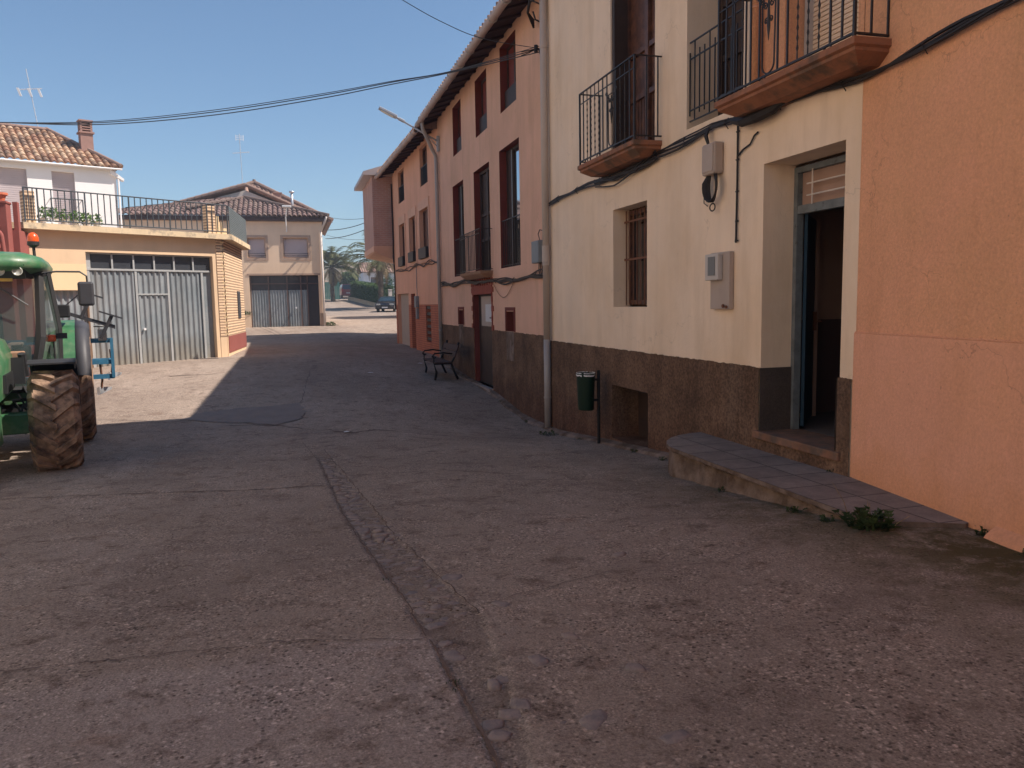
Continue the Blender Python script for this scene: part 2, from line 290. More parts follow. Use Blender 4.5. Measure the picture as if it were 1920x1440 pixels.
# ------------------------------------------------------------------ mesh builder
class MB:
    def __init__(s, xf=None): s.v = []; s.f = []; s.m = []; s.uv = {}; s.mi = 0; s.xf = xf
    def P(s, p):
        p = s.xf(p) if s.xf else p; s.v.append(tuple(p)); return len(s.v)-1
    def face(s, pts, uv=None):
        s.f.append([s.P(p) for p in pts]); s.m.append(s.mi)
        if uv: s.uv[len(s.f)-1] = uv
    def idx(s, ids, uv=None):
        s.f.append(ids); s.m.append(s.mi)
        if uv: s.uv[len(s.f)-1] = uv
    def hexa(s, c):
        i = [s.P(p) for p in c]
        for q in ((0, 3, 2, 1), (4, 5, 6, 7), (0, 1, 5, 4), (1, 2, 6, 5), (2, 3, 7, 6), (3, 0, 4, 7)):
            s.idx([i[k] for k in q])
    def box(s, x0, x1, y0, y1, z0, z1):
        s.hexa([(x0, y0, z0), (x1, y0, z0), (x1, y1, z0), (x0, y1, z0), (x0, y0, z1), (x1, y0, z1), (x1, y1, z1), (x0, y1, z1)])
    def fbox(s, fr, u0, u1, d0, d1, z0, z1):
        s.hexa([fr(u0, d0, z0), fr(u1, d0, z0), fr(u1, d1, z0), fr(u0, d1, z0), fr(u0, d0, z1), fr(u1, d0, z1), fr(u1, d1, z1), fr(u0, d1, z1)])
    def tube(s, pts, r, n=6, caps=True):
        pts = [Vector(p) for p in pts]; rings = []
        rr = r if isinstance(r, (list, tuple)) else [r]*len(pts)
        prev = None
        for i, p in enumerate(pts):
            t = (pts[min(i+1, len(pts)-1)]-pts[max(i-1, 0)])
            if t.length < 1e-9: t = Vector((0, 0, 1))
            t.normalize()
            if prev is None:
                a = Vector((0, 0, 1)) if abs(t.z) < .9 else Vector((1, 0, 0)); x = a.cross(t).normalized()
            else:
                x = (prev-t*prev.dot(t)); x = x.normalized() if x.length > 1e-6 else Vector((1, 0, 0)).cross(t).normalized()
            prev = x; y = t.cross(x)
            rings.append([s.P(p+x*(math.cos(2*math.pi*k/n)*rr[i])+y*(math.sin(2*math.pi*k/n)*rr[i])) for k in range(n)])
        for a, b in zip(rings, rings[1:]):
            for k in range(n): s.idx([a[k], a[(k+1) % n], b[(k+1) % n], b[k]])
        if caps: s.idx(rings[0][::-1]); s.idx(rings[-1])
    def bar(s, p, q, r): s.tube([p, q], r*1.3, 4)
    def lathe(s, c, ax, prof, n=32, start=0, ang=2*math.pi):
        """prof: list of (along axis, radius)"""
        c = Vector(c); ax = Vector(ax).normalized(); a = Vector((0, 0, 1)) if abs(ax.z) < .9 else Vector((1, 0, 0))
        x = a.cross(ax).normalized(); y = ax.cross(x); rings = []
        full = ang > 6.28
        m_ = n if full else n+1
        for h, r in prof:
            rings.append([s.P(c+ax*h+x*(math.cos(start+ang*k/n)*r)+y*(math.sin(start+ang*k/n)*r)) for k in range(m_)])
        for a_, b_ in zip(rings, rings[1:]):
            for k in range(n): s.idx([a_[k], a_[(k+1) % m_], b_[(k+1) % m_], b_[k]])
    def build(s, name, mats, parent=None, smooth=False, origin=None, bevel=0):
        if not isinstance(mats, (list, tuple)): mats = [mats]
        me = bpy.data.meshes.new(name)
        rootloc = Vector((0, 0, 0))
        if parent is not None:
            q = parent
            while q: rootloc += q.location; q = q.parent
        elif origin is not None: rootloc = Vector(origin)
        v = [(a[0]-rootloc.x, a[1]-rootloc.y, a[2]-rootloc.z) for a in s.v]
        me.from_pydata(v, [], s.f)
        for k in mats: me.materials.append(MATS[k])
        me.polygons.foreach_set('material_index', s.m)
        if s.uv:
            ul = me.uv_layers.new(name='UVMap')
            for fi, uv in s.uv.items():
                p = me.polygons[fi]
                for k, li in enumerate(p.loop_indices): ul.data[li].uv = uv[k]
        me.validate(); me.update()
        bm = bmesh.new(); bm.from_mesh(me); bmesh.ops.recalc_face_normals(bm, faces=bm.faces); bm.to_mesh(me); bm.free()
        if smooth:
            me.polygons.foreach_set('use_smooth', [True]*len(me.polygons)); me.update()
        o = bpy.data.objects.new(name, me); col.objects.link(o)
        if parent is not None: o.parent = parent
        else: o.location = rootloc
        if bevel:
            b = o.modifiers.new('bevel', 'BEVEL'); b.width = bevel; b.segments = 2; b.limit_method = 'ANGLE'; b.angle_limit = R(40)
        return o
def build_each(mb, name, mats, parent, **k):
    """every unconnected piece of the mesh becomes an object of its own"""
    root = list(range(len(mb.v)))
    def find(i):
        while root[i] != i: root[i] = root[root[i]]; i = root[i]
        return i
    for f in mb.f:
        for i in f[1:]: root[find(i)] = find(f[0])
    sets = {}
    for fi, f in enumerate(mb.f): sets.setdefault(find(f[0]), []).append(fi)
    out = []
    for fl in sets.values():
        q = MB(); ids = {}
        for fi in fl:
            for i in mb.f[fi]:
                if i not in ids: ids[i] = len(q.v); q.v.append(mb.v[i])
            q.f.append([ids[i] for i in mb.f[fi]]); q.m.append(mb.m[fi])
        out.append(q.build(name, mats, parent, **k))
    return out
def tag(o, label=None, cat=None, group=None, kind=None):
    if label: o['label'] = label
    if cat: o['category'] = cat
    if group: o['group'] = group
    if kind: o['kind'] = kind
    return o
def empty(name, loc, label, cat, group=None):
    o = bpy.data.objects.new(name, None); o.location = loc; o.empty_display_size = .1; col.objects.link(o)
    return tag(o, label, cat, group)
class Fr:
    def __init__(s, O, U, N, u0=0): s.O = O; s.U = U; s.N = N; s.u0 = u0
    def __call__(s, u, d, z):
        u = u-s.u0
        return (s.O[0]+u*s.U[0]+d*s.N[0], s.O[1]+u*s.U[1]+d*s.N[1], z)
def wall(mb, fr, u0, u1, z0, z1, ops=(), d=0):
    us = sorted({u0, u1, *[min(max(o[k], u0), u1) for o in ops for k in (0, 1)]}); zs = sorted({z0, z1, *[min(max(o[k], z0), z1) for o in ops for k in (2, 3)]})
    for a, b in zip(us, us[1:]):
        for c, e in zip(zs, zs[1:]):
            um, zm = (a+b)/2, (c+e)/2
            if any(o[0] < um < o[1] and o[2] < zm < o[3] for o in ops): continue
            mb.face([fr(a, d, c), fr(b, d, c), fr(b, d, e), fr(a, d, e)], [(a, c), (b, c), (b, e), (a, e)])
def reveal(mb, fr, o, depth, d=0, sides='lrtb'):
    a, b, c, e = o[:4]
    if 'l' in sides: mb.face([fr(a, d, c), fr(a, -depth, c), fr(a, -depth, e), fr(a, d, e)], [(0, c), (depth, c), (depth, e), (0, e)])
    if 'r' in sides: mb.face([fr(b, d, c), fr(b, -depth, c), fr(b, -depth, e), fr(b, d, e)], [(0, c), (depth, c), (depth, e), (0, e)])
    if 't' in sides: mb.face([fr(a, d, e), fr(b, d, e), fr(b, -depth, e), fr(a, -depth, e)], [(a, 0), (b, 0), (b, depth), (a, depth)])
    if 'b' in sides: mb.face([fr(a, d, c), fr(b, d, c), fr(b, -depth, c), fr(a, -depth, c)], [(a, 0), (b, 0), (b, depth), (a, depth)])
def frame_(mb, fr, a, b, c, e, d0, d1, w, wb=None):
    wb = w if wb is None else wb
    mb.fbox(fr, a, a+w, d0, d1, c, e); mb.fbox(fr, b-w, b, d0, d1, c, e)
    mb.fbox(fr, a+w, b-w, d0, d1, e-w, e)
    if wb: mb.fbox(fr, a+w, b-w, d0, d1, c, c+wb)
def tiles(mb, O, U, V, N, Lv, uL, uR, tw=.22, ch=.38, amp=.045):
    """clay channel tiles over a sloping patch: uL/uR give the span at height v up the slope"""
    O, U, V, N = map(Vector, (O, U, V, N)); nv = max(1, int(round(Lv/ch))); sub = 6
    umin = min(uL(0), uL(Lv)); umax = max(uR(0), uR(Lv)); nu = int((umax-umin)/tw*sub)+1
    for j in range(nv):
        rows = []
        for vv, lift in ((j*Lv/nv, -.03), (j*Lv/nv, .028), ((j+1)*Lv/nv, 0.)):
            a, b = uL(min(vv, Lv)), uR(min(vv, Lv)); row = []
            for i in range(nu+1):
                u = min(max(umin+i*tw/sub, a), b)
                ph = i/sub; h = abs(math.cos(math.pi*ph))**.8*amp*2-amp*.6
                jit = mnoise.noise(Vector((int(ph+.5)*1.7, j*2.3, 3)))*.018
                row.append((mb.P(O+U*u+V*vv+N*(h+lift+jit)), (ph+.5, j+(.01 if lift else .99))))
            rows.append(row)
        for i in range(nu):
            for r_ in (0, 1):
                q = [rows[r_][i], rows[r_][i+1], rows[r_+1][i+1], rows[r_+1][i]]
                mb.idx([x[0] for x in q], [(x[1][0], x[1][1]) if k in (0, 3) else (x[1][0]-.001, x[1][1]) for k, x in enumerate(q)])
def corrug(mb, fr, u0, u1, z0, z1, d, pitch=.16, amp=.018):
    n = int((u1-u0)/pitch*4); pts = []
    for i in range(n+1):
        u = u0+(u1-u0)*i/n; k = i % 4; pts.append((u, d+(amp if k in (0, 1) else -amp)))
    for (a, da), (b, db) in zip(pts, pts[1:]): mb.face([fr(a, da, z0), fr(b, db, z0), fr(b, db, z1), fr(a, da, z1)])

# ------------------------------------------------------------------ ground
GY = [-60, 0, 4, 7, 10, 13, 15, 18, 21, 23, 25, 33, 38, 41, 50, 60, 72, 85, 95, 105, 125, 180, 600]
GZ = [-1.5, -1.5, -1.58, -1.8, -1.97, -2.07, -2.07, -1.87, -1.66, -1.52, -1.47, -1.43, -1.28, -1.0, -.85, -.72, -.6, -.1, .6, 1.03, 1.8, 3, 4]
DY = [-60, 0, 4, 7, 10.4, 12.5, 14.5, 17, 20.5, 24, 33, 40, 600]
DZ = [.04, .04, .04, -.02, -.1, -.22, -.24, -.15, -.25, -.17, -.15, 0, 0]
def stripx(Y):  # left edge and right edge of the cobbled strip
    return (np.interp(Y, [2, 2.4, 3.4, 4.9, 6.7, 9.8, 12], [.60, .595, .565, .455, .355, .282, .2]),
            np.interp(Y, [2, 2.3, 4.3, 5.5, 7.1, 9.2, 12], [.93, .92, .80, .70, .62, .50, .42]))
def g0(X, Y):
    t = np.clip((np.asarray(X)-1)/3.3, 0, 1); t = t*t*(3-2*t)
    return np.interp(Y, GY, GZ)+t*np.interp(Y, DY, DZ)
def g(X, Y): return float(g0(X, Y))
xs = np.concatenate([[-400, -250, -150, -90, -60, -40, -30, -22, -16, -12], np.arange(-10, -3, .35), np.arange(-3, 0, .05), np.arange(0, 1.2, .02), np.arange(1.2, 4.6, .05), np.arange(4.7, 12, .5), [14, 18, 25, 35, 50, 80, 130, 220, 400]])
ys = np.concatenate([[-60, -40, -25, -15, -9, -5, -2, 0], np.arange(.4, 1.4, .2), np.arange(1.4, 10, .045), np.arange(10, 20, .15), np.arange(20, 60, .6), np.arange(60, 130, 3), [140, 155, 180, 220, 280, 400, 700]])
XX, YY = np.meshgrid(xs, ys); ZZ = g0(XX, YY)
fine = (np.abs(XX-.5) < 5) & (YY > 1) & (YY < 22)
for (i, j) in zip(*np.nonzero(fine)):
    x, y = XX[i, j], YY[i, j]
    ZZ[i, j] += mnoise.fractal(Vector((x*1.1, y*1.1, 0)), 1, 2, 4)*.012+mnoise.noise(Vector((x*9, y*9, 4)))*.0025
sL, sR = stripx(YY)
wob = np.array([[mnoise.noise(Vector((float(y)*2.5, 9, 0)))*.02 for _ in [0]] for y in ys])
jit_ = np.array([[mnoise.noise(Vector((float(x)*9, float(y)*7, 2)))*.035+mnoise.noise(Vector((float(x)*3, float(y)*2, 5)))*.03 for x in xs] for y in ys])
inst = (XX > sL+wob+jit_*.35) & (XX < np.where(YY < 3.6, sL+.035+.25*np.clip((YY-1.6)/2.0, 0, 1), sR)-wob+jit_) & (YY > 1.3) & (YY < 10.6)
ZZ[inst] -= .010
me = bpy.data.meshes.new('ground'); nx, ny = len(xs), len(ys)
idx = np.arange(nx*ny).reshape(ny, nx)
fs = np.stack([idx[:-1, :-1], idx[:-1, 1:], idx[1:, 1:], idx[1:, :-1]], -1).reshape(-1, 4)
me.from_pydata(np.stack([XX, YY, ZZ], -1).reshape(-1, 3).tolist(), [], fs.tolist())
me.materials.append(MATS['worn_concrete']); me.materials.append(MATS['strip_bed'])
cx = (XX[:-1, :-1]+XX[1:, 1:])/2; ci = inst[:-1, :-1] & inst[1:, 1:]
me.polygons.foreach_set('material_index', ci.astype(int).reshape(-1).tolist())
me.polygons.foreach_set('use_smooth', [True]*len(me.polygons)); me.update()
gr = bpy.data.objects.new('ground', me); col.objects.link(gr); tag(gr, 'worn pinkish grey concrete street surface', None, None, 'structure')

def drape(name, poly, lift, m, step=.08, label=None):
    """a thin sheet following the street surface inside a polygon"""
    import mathutils
    bm = bmesh.new(); vs = [bm.verts.new((x, y, 0)) for x, y in poly]; bm.faces.new(vs)
    x0 = min(p[0] for p in poly); x1 = max(p[0] for p in poly); y0 = min(p[1] for p in poly); y1 = max(p[1] for p in poly)
    for k in range(1, int((x1-x0)/step)):
        gg = bm.verts[:]+bm.edges[:]+bm.faces[:]; bmesh.ops.bisect_plane(bm, geom=gg, plane_co=(x0+k*step, 0, 0), plane_no=(1, 0, 0))
    for k in range(1, int((y1-y0)/step)):
        gg = bm.verts[:]+bm.edges[:]+bm.faces[:]; bmesh.ops.bisect_plane(bm, geom=gg, plane_co=(0, y0+k*step, 0), plane_no=(0, 1, 0))
    for v in bm.verts:
        x, y = v.co.x, v.co.y
        z = g(x, y)+mnoise.fractal(Vector((x*1.1, y*1.1, 0)), 1, 2, 4)*.012
        v.co.z = z+lift
    me = bpy.data.meshes.new(name); bm.to_mesh(me); bm.free(); me.materials.append(MATS[m])
    o = bpy.data.objects.new(name, me); col.objects.link(o); return tag(o, label, None, None, 'structure')
def jag(pts, amp, n=6, seed=0):
    out = []; rnd = random.Random(seed); L_ = len(pts)
    for i in range(L_):
        a, b = pts[i], pts[(i+1) % L_]
        for k in range(n):
            t = k/n; out.append((a[0]+(b[0]-a[0])*t+rnd.uniform(-amp, amp), a[1]+(b[1]-a[1])*t+rnd.uniform(-amp, amp)))
    return out
drape('asphalt_patch', jag([(-2.0, 15.3), (-1.7, 16.0), (-.7, 16.2), (.1, 16.35), (.2, 15.5), (.1, 14.7), (-.35, 14.1), (-1.1, 14.75)], .05, 5, 3), .010, 'asphalt_patch', .2, 'dark asphalt patch in the street')
def ribbon(mb, pts, w0, w1=None, lift=.006, seed=1, amp=.02, seg=.12):
    rnd = random.Random(seed); P_ = []
    for a, b in zip(pts, pts[1:]):
        L_ = math.hypot(b[0]-a[0], b[1]-a[1]); n = max(2, int(L_/seg))
        for k in range(n): t = k/n; P_.append((a[0]+(b[0]-a[0])*t+rnd.uniform(-amp, amp), a[1]+(b[1]-a[1])*t+rnd.uniform(-amp, amp)))
    P_.append(pts[-1]); prev = None
    for i, p in enumerate(P_):
        q = P_[min(i+1, len(P_)-1)]; o_ = P_[max(i-1, 0)]; dx, dy = q[0]-o_[0], q[1]-o_[1]; L_ = math.hypot(dx, dy) or 1
        wd = w0*(1-i/len(P_))+(w1 if w1 is not None else w0)*(i/len(P_)); wd *= rnd.uniform(.35, 1.4)/2
        z = g(*p)+mnoise.fractal(Vector((p[0]*1.1, p[1]*1.1, 0)), 1, 2, 4)*.012+lift
        cur = ((p[0]-dy/L_*wd, p[1]+dx/L_*wd, z), (p[0]+dy/L_*wd, p[1]-dx/L_*wd, z))
        if prev: mb.face([prev[0], prev[1], cur[1], cur[0]])
        prev = cur
mb = MB()
ribbon(mb, [(-3.6, 9.1), (-1.36, 8.5), (-.57, 8.29), (.25, 8.16)], .008, .026, seed=2)
ribbon(mb, [(2.3, 8.0), (1.62, 8.6), (.55, 8.7)], .012, .015, seed=3)
ribbon(mb, [(-1.1, 14.4), (-.3, 14.05), (.15, 13.45), (.74, 13.05), (.9, 12.7), (1.26, 12.95), (1.73, 12.5), (2.8, 11.85), (3.7, 11.9)], .05, .015, seed=4, amp=.05)
ribbon(mb, [(-.35, 14.1), (.1, 14.6), (.2, 15.4)], .03, .015, seed=14, amp=.04)
ribbon(mb, [(.6, 12.95), (.95, 12.68), (1.3, 12.9)], .16, .05, seed=5, amp=.04)
ribbon(mb, [(-2.95, 20.8), (-2.6, 20.9), (-2.2, 20.87), (-1.8, 20.9)], .09, .03, seed=6)
ribbon(mb, [(.5, 21.3), (.3, 18.8), (.15, 16.4)], .014, .012, seed=7)
ribbon(mb, [(-5.4, 15.9), (-3.6, 15.1), (-2.1, 15.2), (-1.8, 15.3)], .04, .02, seed=8)
ribbon(mb, [(.6, 1.2), (.61, 2.1), (.60, 2.9), (.56, 3.45)], .018, .012, seed=9, amp=.005, seg=.03)
ribbon(mb, [(.55, 3.5), (.53, 4.0), (.455, 5.0), (.36, 6.7), (.29, 9.8), (.1, 11.9)], .009, .008, seed=10, amp=.008, seg=.06)
ribbon(mb, [(.86, 3.7), (.79, 4.3), (.69, 5.5), (.62, 7.1), (.5, 9.3), (.38, 11)], .009, .008, seed=11, amp=.01, seg=.06)
ribbon(mb, [(-2.6, 3.9), (-1.3, 3.75), (-.65, 3.7), (-.03, 3.66), (.53, 3.47)], .006, .007, seed=12, amp=.016, seg=.05)
ribbon(mb, [(3.4, 4.9), (2.8, 5.2), (2.1, 5.1), (1.9, 5.2)], .006, .003, seed=13, amp=.04)
ribbon(mb, [(.9, 3.8), (1.7, 4.1), (2.4, 4.0), (3.3, 4.3)], .005, .003, seed=21, amp=.03)
tag(mb.build('street_cracks', 'crack_dark'), 'thin dark cracks and joints in the street surface', None, None, 'structure')
# cobbles in the strip
mb = MB(); rnd = random.Random(11)
def stone(mb, x, y, z, a, b, h, rot):
    n = 10; rings = []
    for k, (s_, hh) in enumerate(((1.06, -.03), (1.0, 0), (.86, h*.75), (.55, h))):
        rings.append([mb.P((x+math.cos(rot)*math.cos(t)*a*s_*j-math.sin(rot)*math.sin(t)*b*s_*j, y+math.sin(rot)*math.cos(t)*a*s_*j+math.cos(rot)*math.sin(t)*b*s_*j, z+hh)) for t, j in [(2*math.pi*i/n, 1+.16*math.sin(i*2.3+x*50)) for i in range(n)]])
    for p, q in zip(rings, rings[1:]):
        for k in range(n): mb.idx([p[k], p[(k+1) % n], q[(k+1) % n], q[k]])
    mb.idx(rings[-1])
y = 1.7
while y < 10.6:
    a, b = stripx(y); x = a+.04
    while x < b-.03:
        aa, bb = rnd.uniform(.025, .07), rnd.uniform(.018, .04)
        if rnd.random() < (.45 if y < 3.6 else .85): stone(mb, x+aa*.6, y+rnd.uniform(-.03, .03), g(x, y)-(.012 if y > 3.6 else .001)-rnd.uniform(0, .004), aa, bb, rnd.uniform(.006, .015)*(1 if y > 3.6 else .5), rnd.uniform(-.6, .6))
        x += aa*2.15+rnd.uniform(0, .02)
    y += .085
for x, y, a, b in ((1.02, 2.55, .085, .05), (.80, 2.75, .05, .04), (1.25, 2.35, .07, .04), (.98, 3.1, .06, .045), (1.2, 3.3, .05, .03), (.74, 2.95, .045, .03), (1.05, 2.1, .09, .05), (.85, 4.35, .075, .07), (1.35, 2.9, .05, .035), (1.0, 3.8, .06, .04)):
    stone(mb, x, y, g(x, y)-.004, a, b, .012, rnd.uniform(0, 3))
tag(mb.build('cobbled_strip', 'cobble', smooth=True), 'narrow drainage strip of embedded cobbles in the concrete street', None, None, 'structure')

# ------------------------------------------------------------------ right side: cream house
F1 = Fr((4.5, 0), (0, 1), (-1, 0))
WH = empty('cream_house', (4.5, 9.3, -2.2), 'cream plastered house with rough brown base and open blue framed door', 'house')
win = (9.29, 10.38, -.082, 1.29); door = (5.56, 6.72, -1.33, 1.30); base_w = (9.21, 10.40, -1.99, -1.21)
b1 = (9.07, 10.45, 1.98, 4.7); b2 = (7.1, 8.26, 1.95, 4.7); b3 = (5.45, 6.42, 1.98, 4.7)
ops = [win, door, base_w, b1, b2, b3]
mb = MB(); EV = 7.75
wall(mb, F1, 6.92, 13.25, -3, EV, ops); wall(mb, F1, 5.38, 6.92, -3, 1.93, ops)
for o, dp in ((win, .26), (door, .36), (b1, .26), (b2, .45)): reveal(mb, F1, o, dp)
mb.face([(4.5, 13.25, -3), (12, 13.25, -3), (12, 13.25, EV), (4.5, 13.25, EV)]); mb.face([(12, 5.38, -3), (12, 13.25, -3), (12, 13.25, EV), (12, 5.38, EV)])
mb.face([(4.5, 5.38, -3), (12, 5.38, -3), (12, 5.38, EV), (4.5, 5.38, EV)])
mb.build('wall', 'cream_plaster', WH)
mb = MB(); wall(mb, F1, 5.38, 6.92, 1.93, EV, ops, .004); reveal(mb, F1, b3, .3, .004); mb.build('upper_wall', 'orange_plaster', WH)['label'] = 'orange painted strip of upper wall behind the large balcony'
# rough base
mb = MB(); P = .022
wall(mb, F1, 5.40, 13.25, -3, -.69, ops, P); mb.face([F1(5.40, 0, -.69), F1(5.56, 0, -.69), F1(5.56, P, -.69), F1(5.40, P, -.69)]); mb.face([F1(6.72, 0, -.69), F1(13.25, 0, -.69), F1(13.25, P, -.69), F1(6.72, P, -.69)])
reveal(mb, F1, base_w, .4, P)
mb.build('rough_base', 'roughcast', WH)
mb = MB()
mb.face([F1(6.72-P, P, -1.33), F1(6.72-P, -.34, -1.33), F1(6.72-P, -.34, -.69), F1(6.72-P, P, -.69)]); mb.face([F1(6.72, P, -.69), F1(6.72-P, P, -.69), F1(6.72-P, -.34, -.69), F1(6.72, -.34, -.69)])
mb.build('jamb_base', 'roughcast_dark', WH); mb = MB()
mb.face([F1(5.56+P, P, -1.33), F1(5.56+P, -.34, -1.33), F1(5.56+P, -.34, -.69), F1(5.56+P, P, -.69)])
mb.build('jamb_base', 'roughcast_dark', WH)
def ragged(name, fr, u0, u1, z, d, mt, parent, amp=.02, seed=0, skip=()):
    rnd = random.Random(seed); cuts = sorted(skip); runs = []; a = u0
    for p, q in cuts:
        if p > a: runs.append((a, p))
        a = q
    runs.append((a, u1))
    for a, b in runs:
        mb = MB(); u = a; h = rnd.uniform(0, amp)
        while u < b:
            v = min(b, u+rnd.uniform(.006, .022)); h2 = max(0, min(amp, h+rnd.uniform(-amp, amp)*.7))
            i = [mb.P(fr(u, d, z-.004)), mb.P(fr(v, d, z-.004)), mb.P(fr(v, d, z+h2)), mb.P(fr(u, d, z+h)), mb.P(fr(v, 0, z+h2)), mb.P(fr(u, 0, z+h))]
            mb.idx(i[:4]); mb.idx([i[3], i[2], i[4], i[5]]); u, h = v, h2
        mb.build(name, mt, parent)
ragged('base_edge', F1, 5.40, 13.25, -.69, .0225, 'roughcast', WH, .011, 1, [(5.56, 6.72)])
# ground-floor window with bars
wn = MB(); frame_(wn, F1, 9.29, 10.38, -.05, 1.27, -.30, -.24, .06); wn.fbox(F1, 9.82, 9.87, -.30, -.245, 0, 1.2)
wo_ = wn.build('window', 'brown_wood', WH)
mb = MB(); mb.fbox(F1, 9.33, 10.34, -.32, -.30, -.03, 1.25); mb.build('pane', 'window_glass', wo_)
mb = MB()
for i in range(9): u = 9.36+i*.118; mb.tube([F1(u, -.17, -.06), F1(u, -.17, 1.27)], .009, 6)
mb.fbox(F1, 9.31, 10.36, -.178, -.162, .57, .60); mb.fbox(F1, 9.31, 10.36, -.178, -.162, 1.1, 1.125)
mb.build('window_bars', 'rusty_steel', wo_)
# basement window
mb = MB(); mb.fbox(F1, 9.21, 10.40, -.42, -.40, -2.0, -1.2); mb.build('basement_shutter', 'dark_wood', WH)
mb = MB(); mb.fbox(F1, 9.33, 9.36, -.30, -.27, -1.75, -1.38); mb.build('latch_strip', 'sill_stone', WH)
# entrance
mb = MB(); frame_(mb, F1, 5.56, 6.72, -1.33, 1.27, -.42, -.345, .055, 0); mb.fbox(F1, 5.56+.055, 6.72-.055, -.42, -.35, .82, .90)
df = mb.build('door_frame', 'grey_blue_paint', WH)
mb = MB(); mb.fbox(F1, 5.62, 6.66, -.405, -.40, .90, 1.215); mb.build('transom_pane', 'interior_wall', df)
mb = MB()
for z in (.98, 1.09): mb.tube([F1(5.6, -.33, z), F1(6.5, -.33, z)], .008, 6)
mb.tube([F1(6.42, -.33, .89), F1(6.42, -.33, 1.22)], .008, 6); mb.build('transom_bars', 'white_plaster', df)
mb = MB(); mb.hexa([F1(6.66, -.43, -1.29), F1(6.61, -.43, -1.29), F1(7.22, -.99, -1.29), F1(7.26, -.96, -1.29), F1(6.66, -.43, .82), F1(6.61, -.43, .82), F1(7.22, -.99, .82), F1(7.26, -.96, .82)])
dl = mb.build('door_leaf', 'blue_paint', WH); mb = MB(); mb.fbox(F1, 7.22, 7.28, -1.04, -1.0, -1.3, .83); mb.build('leaf_edge', 'interior_wall', dl)
mb = MB(); mb.tube([F1(7.10, -.93, -.25), F1(7.05, -.96, -.25), F1(7.0, -.9, -.25)], .009, 6); mb.fbox(F1, 7.12, 7.14, -.95, -.91, -.35, -.15); mb.build('handle', 'rusty_steel', dl)
mb = MB(); mb.fbox(F1, 5.50, 6.78, -.44, .05, -1.40, -1.322)
mb.build('door_sill', 'sill_dusty', WH, bevel=.01)
# hallway behind the open door
mb = MB(); a, b_ = 5.46, 7.62
mb.face([F1(a, -.43, -1.33), F1(b_, -.43, -1.33), F1(b_, -4.2, -1.33), F1(a, -4.2, -1.33)]); mb.build('hall_floor', 'interior_floor', WH)
for nm, z0, z1, mt in (('hall_dado', -1.33, -.25, 'interior_dado'), ('hall_wall', -.25, 1.3, 'interior_wall')):
    mb = MB(); mb.face([F1(a, -.43, z0), F1(a, -4.2, z0), F1(a, -4.2, z1), F1(a, -.43, z1)]); mb.face([F1(b_, -.43, z0), F1(b_, -4.2, z0), F1(b_, -4.2, z1), F1(b_, -.43, z1)])
    mb.face([F1(a, -4.2, z0), F1(b_, -4.2, z0), F1(b_, -4.2, z1), F1(a, -4.2, z1)])
    if z1 > 1: mb.face([F1(a, -.43, z1), F1(b_, -.43, z1), F1(b_, -4.2, z1), F1(a, -4.2, z1)])
    mb.build(nm, mt, WH)
# upper french windows
def leaf_door(fr, a, b, z0, z1, d, m, parent, name='balcony_door', split=True):
    mb = MB(); mb.fbox(fr, a, b, d-.05, d-.03, z0, z1); frame_(mb, fr, a, b, z0, z1, d-.03, d+.02, .07)
    mid = (a+b)/2; mb.fbox(fr, mid-.05, mid+.05, d-.03, d+.025, z0, z1)
    for zz in (z0+.75, z0+1.35): mb.fbox(fr, a+.07, b-.07, d-.03, d+.012, zz, zz+.07)
    k = a+.12
    while k < b-.1: mb.fbox(fr, k, k+.012, d-.031, d-.018, z0+.1, z0+.75); k += .09
    return mb.build(name, m, parent, bevel=.004)
dr = leaf_door(F1, 9.08, 10.44, 1.99, 4.7, -.24, 'brown_wood', WH)
mb = MB(); mb.fbox(F1, 10.36, 10.44, -.22, -.02, 1.99, 4.7); mb.build('shutter_leaf', 'dark_wood', dr)
leaf_door(F1, 7.11, 8.25, 1.96, 4.7, -.42, 'dark_wood', WH)
mb = MB(); mb.fbox(F1, 7.12, 7.16, -.40, -.04, 1.97, 4.7); mb.build('open_shutter', 'dark_wood', WH)
# flush window railing (second opening)
mb = MB(); d = -.03
for z in (2.03, 2.15, 2.72, 2.90): mb.fbox(F1, 7.12, 8.24, d-.008, d+.008, z, z+.014)
for i in range(11):
    u = 7.16+i*.108; mb.fbox(F1, u-.006, u+.006, d-.006, d+.006, 2.03 if i % 3 == 0 else 2.1, 2.90 if i % 3 == 0 else 2.80)
mb.build('window_railing', 'black_iron', WH)
